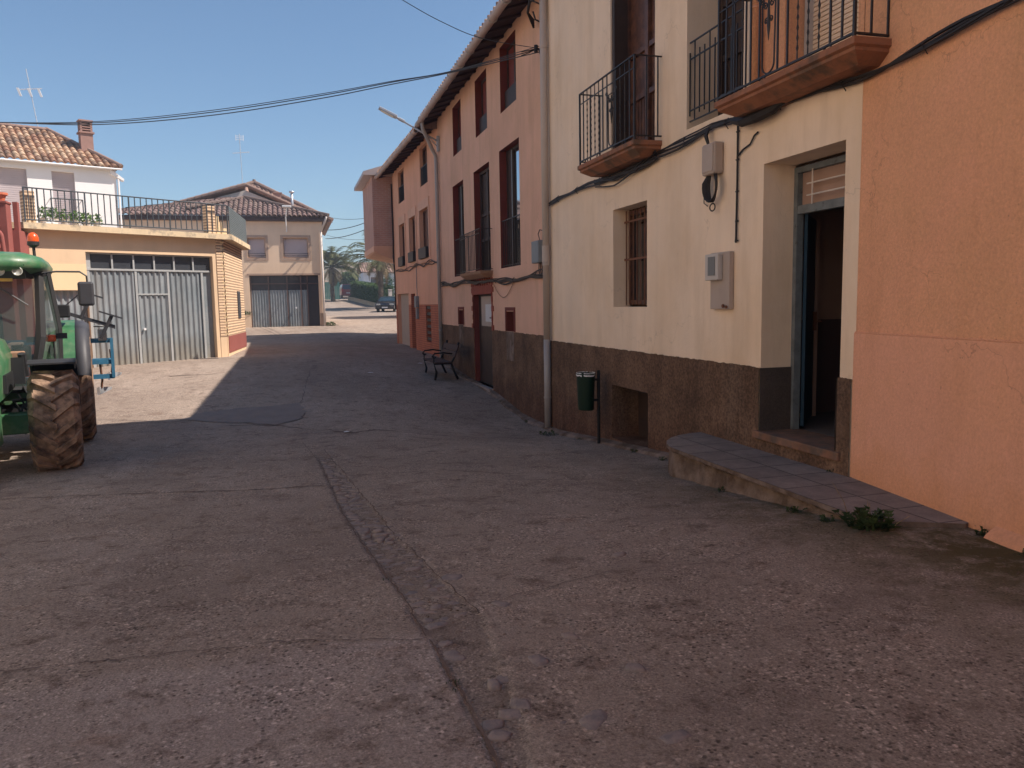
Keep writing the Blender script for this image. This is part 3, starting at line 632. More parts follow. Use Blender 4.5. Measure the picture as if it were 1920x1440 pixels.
# roller shutter behind large balcony
mb = MB(); mb.fbox(F1, 5.46, 6.41, -.30, -.28, 1.99, 4.7)
for k in range(66): z = 2.0+k*.041; mb.fbox(F1, 5.50, 6.37, -.28, -.262, z, z+.032)
rs = mb.build('roller_shutter', 'cream_plaster', WH)
mb = MB(); mb.fbox(F1, 6.37, 6.415, -.27, -.2, 1.99, 4.7); mb.fbox(F1, 5.455, 5.50, -.27, -.2, 1.99, 4.7); mb.build('guide_rail', 'plastic_white', rs)
mb = MB(); mb.tube([F1(6.78, .07, 1.98), F1(6.78, .07, 7.4)], .05, 10)
for z in (2.75, 4.6, 6): mb.tube([F1(6.78, .07, z), F1(6.78, .07, z+.03)], .056, 10)
mb.build('orange_downpipe', 'orange_plaster', WH, True)
def slab(parent, u0, u1, zt, dp, h, name='balcony'):
    mb = MB(); prof = [(dp, zt), (dp, zt-.05*h/.16), (dp-.03, zt-.065*h/.16), (dp-.03, zt-.09*h/.16), (dp-.16, zt-h), (0, zt-h)]
    rings = []
    for d_, z in prof:
        ins = dp-d_; ins = ins*.9
        rings.append([F1(u0+ins, 0, z), F1(u0+ins, max(d_, .0), z), F1(u1-ins, max(d_, 0), z), F1(u1-ins, 0, z)] if d_ > 0 else None)
    rings = [r for r in rings if r]
    for a_, b__ in zip(rings, rings[1:]):
        for k in range(3): mb.face([a_[k], a_[k+1], b__[k+1], b__[k]])
    mb.face(rings[0]); mb.face(rings[-1])
    return mb.build(name, 'terracotta_slab', parent)
def scroll(mb, c, r, turns, fr, d, flip=1):
    pts = []
    for k in range(26):
        t = k/25; a_ = t*turns*2*math.pi; rr = r*(1-.8*t); pts.append(fr(c[0]+flip*rr*math.cos(a_), d, c[1]+rr*math.sin(a_)))
    mb.tube(pts, .007, 5)
def railing(parent, u0, u1, z0, z1, dp, pat):
    mb = MB(); b = .009
    for d_, ua, ub in ((dp, u0, u1),):
        mb.fbox(F1, ua-b, ub+b, d_-.012, d_+.012, z1-.014, z1); mb.fbox(F1, ua-b, ub+b, d_-.01, d_+.01, z0, z0+.016)
        mb.fbox(F1, ua, ub, d_-.006, d_+.006, z1-.16, z1-.148)
    for u in (u0, u1):
        mb.fbox(F1, u-.01, u+.01, -.05, dp-.011, z1-.014, z1); mb.fbox(F1, u-.01, u+.01, -.02, dp-.011, z0, z0+.016)
        for d_ in (.05, .20): mb.fbox(F1, u-.007, u+.007, d_-.007, d_+.007, z0, z1-.01)
        mb.fbox(F1, u-.011, u+.011, dp-.011, dp+.011, z0-.04, z1)
    n = len(pat); st = (u1-u0)/(n+1)
    for i, k in enumerate(pat):
        u = u0+st*(i+1)
        if k == 'b': mb.fbox(F1, u-.009, u+.009, dp-.006, dp+.006, z0, z1-.01)
        elif k == 't':
            N_ = 30; mb.tube([F1(u, dp, z0+(z1-.15-z0)*j/N_) for j in range(N_+1)], [(.012 if (j % 3) == 1 else .0055) if 2 < j < N_-1 else .007 for j in range(N_+1)], 5)
            mb.fbox(F1, u-.005, u+.005, dp-.005, dp+.005, z1-.15, z1-.01)
        elif k == 'u':
            pts = []; w_ = st*.8
            for j in range(13): a_ = math.pi*j/12; pts.append(F1(u+w_*math.cos(a_)*.8, dp, z0+.10-math.sin(a_)*.08))
            pts = [F1(u+w_*.9, dp, z0+.62)]+pts+[F1(u-w_*.9, dp, z0+.62)]; mb.tube(pts, .008, 5)
            for s_ in (-1, 1):
                for q in (0, 1, 2): scroll(mb, (u+s_*(.05+.05*q), z0+.60+.05*q), .035, 1.3, F1, dp, s_)
                scroll(mb, (u+s_*.035, z0+.47), .03, 1.2, F1, dp, -s_)
            mb.tube([F1(u, dp, z0+.30), F1(u, dp, z0+.42), F1(u, dp, z0+.66)], [.003, .016, .008], 5)
            mb.tube([F1(u-.14, dp, z0+.68), F1(u+.14, dp, z0+.68)], .008, 5)
    # small scrolls under the bottom rail
    for u in (u0+.28, (u0+u1)/2+.2, u1-.28):
        mb.tube([F1(u+.055*math.cos(math.pi*j/8), dp+.015, z0-.05+.05*math.sin(math.pi*j/8)) for j in range(9)], .008, 5)
    return mb.build('railing', 'black_iron', parent)
s1 = slab(WH, 8.87, 10.78, 1.955, .385, .17); railing(s1, 8.89, 10.73, 2.0, 2.96, .36, 'bttbubbttttb'[:12]); s1['label'] = 'small terracotta balcony under the brown wooden door'
s2 = slab(WH, 5.03, 7.02, 1.93, .38, .16); railing(s2, 5.07, 6.98, 1.955, 2.92, .35, 'bbtttbbubbtbb'); s2['label'] = 'large terracotta balcony above the open doorway'
# roof
mb = MB()
tiles(mb, (3.85, 5.0, EV), (0, 1, 0), Vector((.9, 0, .35)).normalized(), Vector((-.35, 0, .9)).normalized(), 4.6, lambda v: 0, lambda v: 8.5)
tiles(mb, (12.6, 5.0, EV), (0, 1, 0), Vector((-.9, 0, .35)).normalized(), Vector((.35, 0, .9)).normalized(), 4.6, lambda v: 0, lambda v: 8.5)
mb.mi = 1
for y_ in (5.38, 13.25): mb.face([(4.5, y_, EV-.01), (12, y_, EV-.01), (8.25, y_, EV+1.5)])
mb.build('roof', ['tile_ochre', 'cream_plaster'], WH)
mb = MB(); mb.box(3.8, 4.5, 5.38, 13.3, EV-.12, EV-.02); mb.build('eave_soffit', 'soffit_wood', WH)

# downpipe at the corner
def pipe(name, pts, r, mt, parent, rings=()):
    mb = MB(); mb.tube(pts, r, 14)
    o = mb.build(name, mt, parent, True); mb = MB()
    for p, q in rings: mb.tube([p, q], r*1.13, 14)
    if rings: build_each(mb, 'pipe_collar', mt, o)
    return o
X_ = 4.41
pipe('downpipe', [(X_, 13.14, 7.6), (X_, 13.14, -.66)], .062, 'pipe_cream', WH, [((X_, 13.14, z), (X_, 13.14, z+.05)) for z in (-.1+.75, .95, 4.35)]+[((X_, 13.14, .69), (X_, 13.14, .95))])
pipe('downpipe_foot', [(X_, 13.14, -.66), (X_, 13.14, -2.25)], .0625, 'pipe_grey', WH, [((X_, 13.14, -1.72), (X_, 13.14, -1.69))])

# ------------------------------------------------------------------ orange house (nearest right)
a8 = R(8); FO = Fr((4.503, 5.38), (math.sin(a8), math.cos(a8)), (-math.cos(a8), math.sin(a8)))
OH = empty('orange_house', (4.3, 3.4, -1.55), 'orange plastered house with blank wall at the right edge', 'house')
mb = MB()
ins = [(-15, 0, -.29, EV-.3)]
mb.face([FO(-15, 0, -.29), FO(0, 0, -.29), FO(0, 0, EV-.3), FO(-15, 0, EV-.3)], [(-15, -.3), (0, -.3), (0, 7), (-15, 7)])
mb.face([FO(-15, 0, -.29), FO(-15, -8, -.29), FO(-15, -8, EV-.3), FO(-15, 0, EV-.3)]); mb.face([FO(0, -.05, -3), FO(0, -8, -3), FO(0, -8, EV-.3), FO(0, -.05, EV-.3)])
mb.face([FO(-15, -8, -3), FO(0, -8, -3), FO(0, -8, EV-.3), FO(-15, -8, EV-.3)])
mb.build('wall', 'orange_plaster', OH)
mb = MB()
mb.face([FO(-15, .012, -3), FO(.012, .012, -3), FO(.012, .012, -.30), FO(-15, .012, -.30)]); mb.face([FO(-15, .012, -.30), FO(.012, .012, -.30), FO(.012, 0, -.285), FO(-15, 0, -.285)])
mb.face([FO(.012, .012, -3), FO(.012, -.1, -3), FO(.012, -.1, -.30), FO(.012, .012, -.30)])
mb.build('lower_wall', 'orange_base', OH)
ragged('paint_lip', FO, -15, 0, -.288, .0135, 'orange_base', OH, .006, 4)
mb = MB(); s_ = MB()
mb.face([FO(-15.4, .5, EV-.3), FO(0, .5, EV-.3), FO(0, -4, EV+1.3), FO(-15.4, -4, EV+1.3)]); mb.face([FO(-15.4, -8.5, EV-.3), FO(0, -8.5, EV-.3), FO(0, -4, EV+1.3), FO(-15.4, -4, EV+1.3)])
mb.build('roof', 'tile_rose', OH)
mb = MB(); prof = [(0, 0), (.16, 0), (.13, .03), (.02, .1), (0, .12)]
for a_, b__ in ((-9, -1.62),):
    n = 50
    for i in range(n):
        u = a_+(b__-a_)*i/n; v_ = a_+(b__-a_)*(i+1)/n
        zg = lambda t: g(*FO(t, .1, 0)[:2])-.02
        q = lambda t: [FO(t, d_+.012+.02*mnoise.noise(Vector((t*3, 0, 0))), zg(t)+z_) for d_, z_ in ((.10, 0), (.07, .04), (.0, .09))]
        A_, B_ = q(u), q(v_)
        for k in range(2): mb.face([A_[k], B_[k], B_[k+1], A_[k+1]])
mb.build('base_fillet', 'orange_base', OH)

# ------------------------------------------------------------------ salmon house (middle)
MH = empty('salmon_house', (4.5, 18.4, -2.1), 'salmon plastered house with dark red window recesses and brown base', 'house')
mz0, mz1 = .755, 3.22
A = (20.1, 21.46, mz0, mz1); B = (17.38, 18.92, mz0, 3.20); C_ = (15.0, 16.5, mz0, 3.25)
T = [(20.2, 21.25, 4.0, 5.28), (17.48, 18.6, 3.96, 5.27), (15.13, 16.32, 4.0, 5.33)]
dm = (17.35, 19.2, -1.98, .22); sw = [(20.42, 21.0, -.56, -.17), (15.52, 16.12, -.60, -.18)]
ops = [A, B, C_, dm]+T+sw; E2 = 5.62
mb = MB(); wall(mb, F1, 13.25, 23.5, -3, E2, ops); mb.face([(4.5, 23.5, -3), (12, 23.5, -3), (12, 23.5, E2), (4.5, 23.5, E2)]); mb.face([(12, 13.25, -3), (12, 23.5, -3), (12, 23.5, E2), (12, 13.25, E2)])
mb.build('wall', 'salmon_plaster', MH)
mb = MB()
for o in [A, B, C_]+T: reveal(mb, F1, o, .17, 0)
for o in sw: reveal(mb, F1, o, .2)
reveal(mb, F1, dm, .13)
for o in sw:
    frame_(mb, F1, o[0]-.07, o[1]+.07, o[2], o[3]+.09, .002, .02, .07, 0)
mb.build('window_surround', 'oxblood_paint', MH)
mb = MB(); wall(mb, F1, 13.25, 23.5, -3, -.62, [dm]+sw, .018); mb.face([F1(13.25, 0, -.62), F1(23.5, 0, -.62), F1(23.5, .018, -.62), F1(13.25, .018, -.62)]); mb.build('rough_base', 'roughcast', MH)
ragged('base_edge', F1, 13.25, 23.5, -.62, .0185, 'roughcast', MH, .014, 2, [(17.35, 19.2)]+[(o[0], o[1]) for o in sw])
mb = MB()
for o in sw: mb.fbox(F1, o[0], o[1]-.03, .019, .024, o[2]-.62, o[2]-.005)
build_each(mb, 'repair_panel', 'concrete_old', MH)
for i, o in enumerate([A, C_]+T):
    mb = MB(); mid = o[0]+.70*(o[1]-o[0]) if i < 2 else (o[0]+o[1])/2; frame_(mb, F1, o[0], o[1], o[2], o[3], -.22, -.16, .06); mb.fbox(F1, mid-.04, mid+.04, -.22, -.15, o[2], o[3])
    wd = mb.build('window', 'dark_wood', MH)
    mb = MB()
    if i < 2:
        mb.fbox(F1, o[0]+.06, mid-.04, -.20, -.19, o[2]+.06, o[3]-.06); mb.build('pane', 'mirror_pane', wd)
        mb = MB(); mb.fbox(F1, mid+.04, o[1]-.06, -.20, -.17, o[2]+.06, o[3]-.06); mb.build('shutter', 'dark_wood', wd)
        mb = MB(); mb.fbox(F1, mid-.04, mid-.01, -.15, -.135, o[2]+.06, o[3]-.05); mb.build('glazing_strip', 'plastic_grey', wd)
        mb = MB()
        for k in range(10): u = o[0]+.06+k*(o[1]-o[0]-.12)/9; mb.fbox(F1, u-.007, u+.007, -.05, -.036, o[2]+.02, o[2]+1.0)
        mb.fbox(F1, o[0], o[1], -.055, -.03, o[2]+1.0, o[2]+1.02); mb.fbox(F1, o[0], o[1], -.055, -.03, o[2]+.04, o[2]+.055)
        mb.build('window_railing', 'black_iron', wd)
    else:
        mb.fbox(F1, o[0]+.06, o[1]-.06, -.20, -.18, o[2]+.06, o[3]-.06); mb.build('shutter', 'oxblood_paint', wd)
        mb = MB(); mb.fbox(F1, o[0]+.0, o[1]-.0, -.14, -.10, o[2], o[2]+.45); mb.build('lower_panel', 'dark_wood', wd)
bd = leaf_door(F1, 17.39, 18.91, mz0, 3.19, -.17, 'dark_wood', MH)
mb = MB()
zt, h, dp, u0_, u1_ = .745, .15, .31, 17.2, 19.35
r1 = [F1(u0_, 0, zt), F1(u0_, dp, zt), F1(u1_, dp, zt), F1(u1_, 0, zt)]; r2 = [F1(u0_+.02, 0, zt-.06), F1(u0_+.02, dp-.02, zt-.06), F1(u1_-.02, dp-.02, zt-.06), F1(u1_-.02, 0, zt-.06)]; r3 = [F1(u0_+.1, 0, zt-h), F1(u0_+.1, dp-.14, zt-h), F1(u1_-.1, dp-.14, zt-h), F1(u1_-.1, 0, zt-h)]
for a_, b__ in ((r1, r2), (r2, r3)):
    for k in range(3): mb.face([a_[k], a_[k+1], b__[k+1], b__[k]])
mb.face(r1); mb.face(r3); sb = mb.build('balcony', 'sill_stone', MH)
mb = MB(); z0, z1 = .78, 1.68
for z in (z0, z1, z1-.1): mb.fbox(F1, 17.22, 19.3, .285, .3, z, z+.014)
for k in range(16): u = 17.24+k*.136; mb.fbox(F1, u-.007, u+.007, .286, .3, z0, z1)
for u in (17.22, 19.3):
    for z in (z0, z1): mb.fbox(F1, u-.008, u+.008, 0, .286, z, z+.014)
    for d_ in (.08, .18): mb.fbox(F1, u-.006, u+.006, d_-.006, d_+.006, z0, z1)
mb.build('railing', 'black_iron', sb)
# front door
mb = MB(); mb.fbox(F1, 17.36, 19.19, -.18, -.13, -1.97, .21); md = mb.build('front_door', 'dark_wood', MH)
mb = MB(); mb.fbox(F1, 17.42, 18.85, -.128, -.11, -.55, .17); mb.build('upper_panel_or_shade', 'plastic_beige', md)
mb = MB(); mb.fbox(F1, 17.6, 18.4, -.108, -.10, -.44, -.02); mb.build('paper_notice', 'paper', md)
mb = MB(); mb.fbox(F1, 17.85, 18.0, -.0995, -.097, -.36, -.33); mb.build('notice_mark', 'cable_black', md)
mb = MB(); mb.fbox(F1, 17.30, 19.3, .003, .03, .22, .42)
for k in range(10): u = 17.24+k*.226; mb.fbox(F1, u, u+.09, .003, .03, .42, .60)
for side, s_ in ((19.2, 1), (17.35, -1)):
    for k in range(5):
        z = -.62+k*.22; w_ = .16 if k % 2 == 0 else .07; a_, b__ = sorted((side, side+s_*w_)); mb.fbox(F1, a_, b__, .003, .028, z, z+.12)
    a_, b__ = sorted((side, side+s_*.05)); mb.fbox(F1, a_, b__, .003, .022, -.62, .22)
mb.build('door_surround', 'brick_red_paint', MH)
mb = MB(); mb.fbox(F1, 17.3, 19.3, -.35, .12, -2.3, -1.98); mb.build('door_step', 'step_concrete', MH)

def eave(parent, fr, u0, u1, zg, slope_len=5.5, dgut=.55, zw=None, tw=.22):
    """wooden soffit with rafters, a half-round gutter with brackets and the tiles above it"""
    zw = zg+.22 if zw is None else zw
    mb = MB(); mb.face([fr(u0, 0, zw), fr(u1, 0, zw), fr(u1, dgut-.02, zg+.04), fr(u0, dgut-.02, zg+.04)]); mb.face([fr(u0, 0, zw+.05), fr(u1, 0, zw+.05), fr(u1, dgut-.02, zg+.09), fr(u0, dgut-.02, zg+.09)])
    mb.face([fr(u0, dgut-.02, zg+.04), fr(u1, dgut-.02, zg+.04), fr(u1, dgut-.02, zg+.09), fr(u0, dgut-.02, zg+.09)])
    mb.build('soffit', 'soffit_wood', parent)
    mb = MB(); k = u0+.2
    while k < u1: mb.hexa([fr(k, 0, zw-.05), fr(k+.09, 0, zw-.05), fr(k+.09, dgut-.08, zg+.02), fr(k, dgut-.08, zg+.02), fr(k, 0, zw-.002), fr(k+.09, 0, zw-.002), fr(k+.09, dgut-.08, zg+.06), fr(k, dgut-.08, zg+.06)]); k += .62
    build_each(mb, 'rafter_tail', 'soffit_wood', parent)
    mb = MB(); n = 10; r = .085
    A_, B_ = [], []
    for k in range(n+1):
        a_ = math.pi+math.pi*k/n
        for L_, u in ((A_, u0), (B_, u1)): L_.append(fr(u, dgut+.04+r*math.cos(a_), zg+.05+r*math.sin(a_)))
    for k in range(n): mb.face([A_[k], A_[k+1], B_[k+1], B_[k]])
    gt = mb.build('gutter', 'gutter_rose', parent, True)
    mb = MB(); k = u0+.4
    while k < u1: mb.tube([fr(k, dgut+.04+(r+.008)*math.cos(math.pi+math.pi*j/8), zg+.05+(r+.008)*math.sin(math.pi+math.pi*j/8)) for j in range(9)], .010, 4); k += .95
    build_each(mb, 'gutter_bracket', 'galvanised_frame', gt)
    mb = MB(); U = Vector((fr.U[0], fr.U[1], 0)); Nn = Vector((fr.N[0], fr.N[1], 0)); V = (-Nn*.93+Vector((0, 0, .36))).normalized()
    tiles(mb, fr(u0, dgut-.0, zg+.15), U, V, U.cross(V)*(1 if U.cross(V).z > 0 else -1), slope_len, lambda v: 0, lambda v: u1-u0, tw)
    mb.mi = 1; q = lambda u, d_, z: fr(u, d_, z); rd = dgut-slope_len*.93; zr = zg+.15+slope_len*.36
    rd = dgut-slope_len*.93/math.hypot(.93, .36); zr = zg+.15+slope_len*.36/math.hypot(.93, .36)
    mb.face([q(u0, rd, zr), q(u1, rd, zr), q(u1, -12, zg+.1), q(u0, -12, zg+.1)])
    for u in (u0+.02, u1-.02): mb.face([q(u, dgut, zg+.1), q(u, rd, zr-.02), q(u, -12, zg+.1)])
    mb.face([q(u0, -7.6, -3), q(u1, -7.6, -3), q(u1, -7.6, 6.9), q(u0, -7.6, 6.9)])
    mb.build('roof', ['tile_ochre', 'tile_rose'], parent)
eave(MH, F1, 13.27, 23.5, 5.28, zw=5.5)
pipe('downpipe', [F1(22.9, .55, 5.28), F1(22.95, .53, 5.08), F1(23.25, .2, 4.55), F1(23.35, .09, 4.4), F1(23.35, .085, 4.2), F1(23.35, .085, -1.95)], .055, 'pipe_grey', MH, [(F1(23.35, .085, z), F1(23.35, .085, z+.04)) for z in (1.6, 3.6, -.8)])

# ------------------------------------------------------------------ apricot house (third)
a1 = R(-1.5); F3 = Fr((4.5, 23.5), (math.sin(a1), math.cos(a1)), (-math.cos(a1), math.sin(a1)), 23.5)
TH = empty('apricot_house', (4.4, 27.8, -1.7), 'apricot house with brick base, garage opening and three framed windows in a row', 'house')
r2w = [(29.62, 30.86, 1.48, 3.09), (27.4, 28.62, 1.52, 3.12), (25.1, 26.6, 1.52, 3.15)]; r3w = [(29.55, 30.9, 3.92, 5.12), (25.12, 26.38, 3.92, 5.18)]
gd = (29.3, 31.86, -1.62, .43); rd = (27.95, 28.75, -1.66, .40); gv = (25.2, 26.0, -1.25, -.04)
ops = r2w+r3w+[gd, rd, gv]; E3 = 5.4
mb = MB(); wall(mb, F3, 23.5, 32.3, .0, E3, ops); mb.face([F3(32.3, 0, -3), F3(32.3, -6, -3), F3(32.3, -6, E3), F3(32.3, 0, E3)])
for o in r2w+r3w+[gd]: reveal(mb, F3, o, .15)
mb.build('wall', 'apricot_plaster', TH)
mb = MB(); wall(mb, F3, 23.5, 32.3, -3, .0, ops, .004); reveal(mb, F3, rd, .4); reveal(mb, F3, gv, .2); mb.build('brick_base', 'painted_brick', TH)
mb = MB()
for o in r2w: frame_(mb, F3, o[0]-.14, o[1]+.14, o[2]-.12, o[3]+.3, .002, .03, .14, .12); mb.fbox(F3, o[0], o[1], .002, .03, o[3], o[3]+.17)
mb.build('window_trim', 'salmon_plaster', TH)
for i, o in enumerate(r2w+r3w):
    mb = MB(); frame_(mb, F3, o[0], o[1], o[2], o[3], -.17, -.11, .06); mb.fbox(F3, (o[0]+o[1])/2-.03, (o[0]+o[1])/2+.03, -.17, -.11, o[2], o[3]); wd = mb.build('window', 'brown_wood', TH)
    mb = MB(); mb.fbox(F3, o[0]+.05, o[1]-.05, -.16, -.15, o[2]+.05, o[3]-.05); mb.build('pane', 'window_glass' if i > 2 else 'brown_wood', wd)
    mb = MB()
    if i < 3: mb.fbox(F3, o[0]+.1, o[1]-.1, -.08, .12, o[2]+.01, o[2]+.36)
    else:
        for k in range(9): u = o[0]+.05+k*(o[1]-o[0]-.1)/8; mb.fbox(F3, u-.012, u+.012, -.05, -.03, o[2]+.02, o[2]+.6)
        mb.fbox(F3, o[0], o[1], -.055, -.025, o[2]+.6, o[2]+.63)
    mb.build('planter_box' if i < 3 else 'window_railing', 'tractor_black' if i < 3 else 'black_iron', wd)
mb = MB(); corrug(mb, F3, 29.3, 31.86, -1.65, .43, -.14, .2, .02); mb.build('garage_door', 'plastic_beige', TH)
mb = MB(); mb.fbox(F3, 27.95, 28.75, -.4, -.36, -1.7, .4); mb.build('side_door', 'oxblood_paint', TH)
mb = MB()
for k in range(6): z = -1.2+k*.21; mb.fbox(F3, 25.2, 26.0, -.06, -.03, z, z+.1)
mb.fbox(F3, 25.2, 26.0, -.2, -.19, -1.25, -.04); mb.build('vent_grille', 'tractor_black', TH)
eave(TH, F3, 23.5, 32.4, 5.12, dgut=.60, zw=5.33)

# ------------------------------------------------------------------ jettied brick house end
JH = empty('brick_bay_house', (4.2, 33.5, -1.5), 'rose brick house whose upper floor juts over the street beyond the apricot house', 'house')
FJ = Fr((4.36, 32.4), (1, 0), (0, -1), 4.36)   # face towards the camera, u = X
Y0, Y1, XL = 32.4, 36.4, 3.46
FJs = Fr((XL, 0), (0, 1), (-1, 0))
mb = MB(); wall(mb, FJ, XL, 4.36, 2.42, 5.22); wall(mb, FJs, Y0, Y1, 2.42, 5.22)
mb.face([(XL, Y1, 2.42), (5.5, Y1, 2.42), (5.5, Y1, 5.22), (XL, Y1, 5.22)]); mb.build('brick_wall', 'rose_brick', JH)
mb = MB(); mb.box(XL-.02, 5.3, Y0-.02, Y1+.02, 2.2, 2.42); mb.hexa([(XL+.05, Y0, 2.15), (4.42, Y0, 1.80), (5.3, Y1, 1.80), (XL+.05, Y1, 2.15), (XL, Y0, 2.2), (4.42, Y0, 2.2), (4.42, Y1, 2.2), (XL, Y1, 2.2)])
mb.build('jetty_band', 'salmon_plaster', JH)
mb = MB(); mb.box(5.15, 9, Y0+.4, Y1, -2.2, 5.2); mb.build('ground_floor', 'white_plaster', JH)
mb = MB(); V = Vector((.93, 0, .3)).normalized()
mb.hexa([(3.1, Y0-.3, 5.22), (9, Y0-.3, 5.22), (9, Y1+.3, 5.22), (3.1, Y1+.3, 5.22), (3.1, Y0-.3, 5.36), (9, Y0-.3, 7.2), (9, Y1+.3, 7.2), (3.1, Y1+.3, 5.36)]); mb.build('eave', 'gutter_rose', JH)

# ------------------------------------------------------------------ raised pavement by the cream house
SWK = MB(); top = -1.512
rim = [(3.72, 4.45), (3.72, 7.0)]+[(3.72+.78*(1-math.cos(t)), 7.0+.85*math.sin(t)) for t in np.linspace(.15, math.pi/2, 7)]+[(4.52, 5.38), (4.31, 4.02), (4.26, 4.0), (3.76, 4.25)]
rim = [(x+.012*mnoise.noise(Vector((x*4, y*4, 0))), y) for x, y in rim]
SWK.mi = 0; SWK.face([(x, y, top) for x, y in rim], [(x-3.72, y-4.07) for x, y in rim])
pts = [(x, y) for x, y in rim]; SWK.mi = 1
for i in range(len(pts)):
    a_, b__ = pts[i], pts[(i+1) % len(pts)]; L_ = math.hypot(b__[0]-a_[0], b__[1]-a_[1]); n = max(1, int(L_/.1))
    for k in range(n):
        p = [a_[0]+(b__[0]-a_[0])*k/n, a_[1]+(b__[1]-a_[1])*k/n]; q = [a_[0]+(b__[0]-a_[0])*(k+1)/n, a_[1]+(b__[1]-a_[1])*(k+1)/n]
        def col_(p):
            if p[0] > 4.2: return [(p[0], p[1], top), (p[0], p[1], top-.04), (p[0], p[1], -2.3)]
            j = mnoise.noise(Vector((p[0]*5, p[1]*5, 1)))*.05
            return [(p[0], p[1], top), (p[0]-.004, p[1], top-.035), (p[0]+.05+j, p[1], top-.06), (p[0]+.03+j*.6, p[1], -1.75), (p[0]-.02-j, p[1], -2.3)]
        A_, B_ = col_(p), col_(q)
        for u in range(min(len(A_), len(B_))-1): SWK.face([A_[u], B_[u], B_[u+1], A_[u+1]])
tag(SWK.build('raised_pavement', ['paving_tile', 'concrete_old']), 'raised tiled pavement ledge below the open door of the cream house', None, None, 'structure')
# narrow concrete kerb at foot of the two houses
mb = MB()
for i in range(60):
    y_, y2 = 8.0+i*.26, 8.0+(i+1)*.26
    def kp(y): w_ = .12+.08*mnoise.noise(Vector((y*1.3, 0, 5))); z = g(4.3, y); return [(4.5-w_-.06, y, z-.03), (4.5-w_, y, z+.035), (4.49, y, z+.06)]
    A_, B_ = kp(y_), kp(y2)
    for k in range(2): mb.face([A_[k], B_[k], B_[k+1], A_[k+1]])
tag(mb.build('kerb', 'concrete_old'), 'rough concrete kerb at the foot of the houses', None, None, 'structure')

# ------------------------------------------------------------------ things on the right-hand walls
def bundle(name, pts, n, r, amp, label, cat, parent=None, group=None, seed=1, mt='cable_black', ties=0):
    rnd = random.Random(seed); mb = MB(); P_ = [Vector(p) for p in pts]; dense = []
    for a_, b__ in zip(P_, P_[1:]):
        m_ = max(2, int((b__-a_).length/.12))
        for k in range(m_): dense.append(a_.lerp(b__, k/m_))
    dense.append(P_[-1])
    for i in range(n):
        ph = rnd.uniform(0, 50); rr = r*rnd.uniform(.6, 1.3); out = []
        for k, p in enumerate(dense):
            s_ = k*.12
            out.append(p+Vector((mnoise.noise(Vector((s_*.9, ph, 0)))*amp*.4, 0, mnoise.noise(Vector((s_*.8, ph, 7)))*amp*1.6+(i-n/2)*r*.5)))
        mb.tube(out, rr, 5)
    if ties:
        for k in range(3, len(dense)-2, ties):
            p = dense[k]; mb.tube([p+Vector((.02, 0, .05)), p+Vector((-.03, 0, .0)), p+Vector((.02, 0, -.06))], .006, 4)
    return tag(mb.build(name, mt, parent, origin=pts[len(pts)//2]), label, cat, group)
d_ = .05
bundle('wall_cable', [F1(13.05, d_, 1.70), F1(12.6, d_, 1.745), F1(11.2, d_, 1.77), F1(10.4, d_, 1.74), F1(9.4, d_, 1.77), F1(8.2, d_, 1.82), F1(7.6, d_, 1.84), F1(6.9, d_, 1.79), F1(6.3, d_, 1.80), F1(5.9, d_, 1.77), F1(5.42, d_, 1.73), FO(-.3, d_, 1.72), FO(-1.2, d_, 1.75), FO(-3.2, d_, 1.77)], 5, .011, .045, 'thick bundle of black cables running along the cream and orange walls under the balconies', 'cable', None, 'cable bundles clipped to the house walls', 2, ties=7)
bundle('wall_cable', [F1(10.9, .07, 1.74), F1(10.2, .07, 1.68), F1(9.5, .07, 1.71), F1(8.9, .07, 1.79)], 5, .012, .07, 'tangled slack cables hanging under the small terracotta balcony', 'cable', None, 'cable bundles clipped to the house walls', 5)
mb = MB(); mb.tube([F1(7.15, .09, 1.80), F1(6.95, .10, 1.75), F1(6.7, .11, 1.74), F1(6.45, .10, 1.755), F1(6.3, .09, 1.79)], [.03, .055, .06, .055, .03], 8)
tag(mb.build('cable_splice', 'cable_black', origin=F1(6.7, .1, 1.74)), 'thick taped black cable splice under the large balcony', 'cable splice')
bundle('wall_cable', [F1(23.2, d_, .62), F1(21.5, d_, .54), F1(20, d_, .60), F1(18.6, d_, .50), F1(17.2, d_, .51), F1(15.5, d_, .47), F1(14.4, d_, .52), F1(13.25, d_, .50)], 5, .018, .075, 'sagging bundle of dark cables across the salmon house above its red doorway', 'cable', None, 'cable bundles clipped to the house walls', 3, ties=12)
bundle('wall_cable', [F3(31.9, d_, 1.38), F3(30.4, d_, 1.37), F3(28.8, d_, 1.30), F3(27.2, d_, 1.42), F3(26, d_, 1.28), F3(24.9, d_, 1.38), F3(23.6, d_, 1.30)], 3, .018, .09, 'wavy dark cables across the apricot house below its windows', 'cable', None, 'cable bundles clipped to the house walls', 4)
mb = MB(); mb.tube([F3(32.25, .05, 4.9), F3(32.2, .05, 2.6), F3(32.25, .06, 2.0), F3(32.1, .05, 1.4), F3(32.15, .05, -.2)], .03, 5); tag(mb.build('corner_cable', 'cable_black', origin=F3(32.2, .05, 1)), 'dark cable running down the far corner of the apricot house', 'cable')
mb = MB(); pts = [F1(17.15, .03, .5)]
for k in range(13): t = k/12; pts.append(F1(17.1-1.7*t, .03, .45-.33*math.sin(math.pi*t)))
mb.tube(pts, .008, 4); tag(mb.build('slack_wire', 'sill_stone', origin=F1(16.3, .03, .2)), 'thin slack wire looping below the cables right of the red doorway', 'wire')
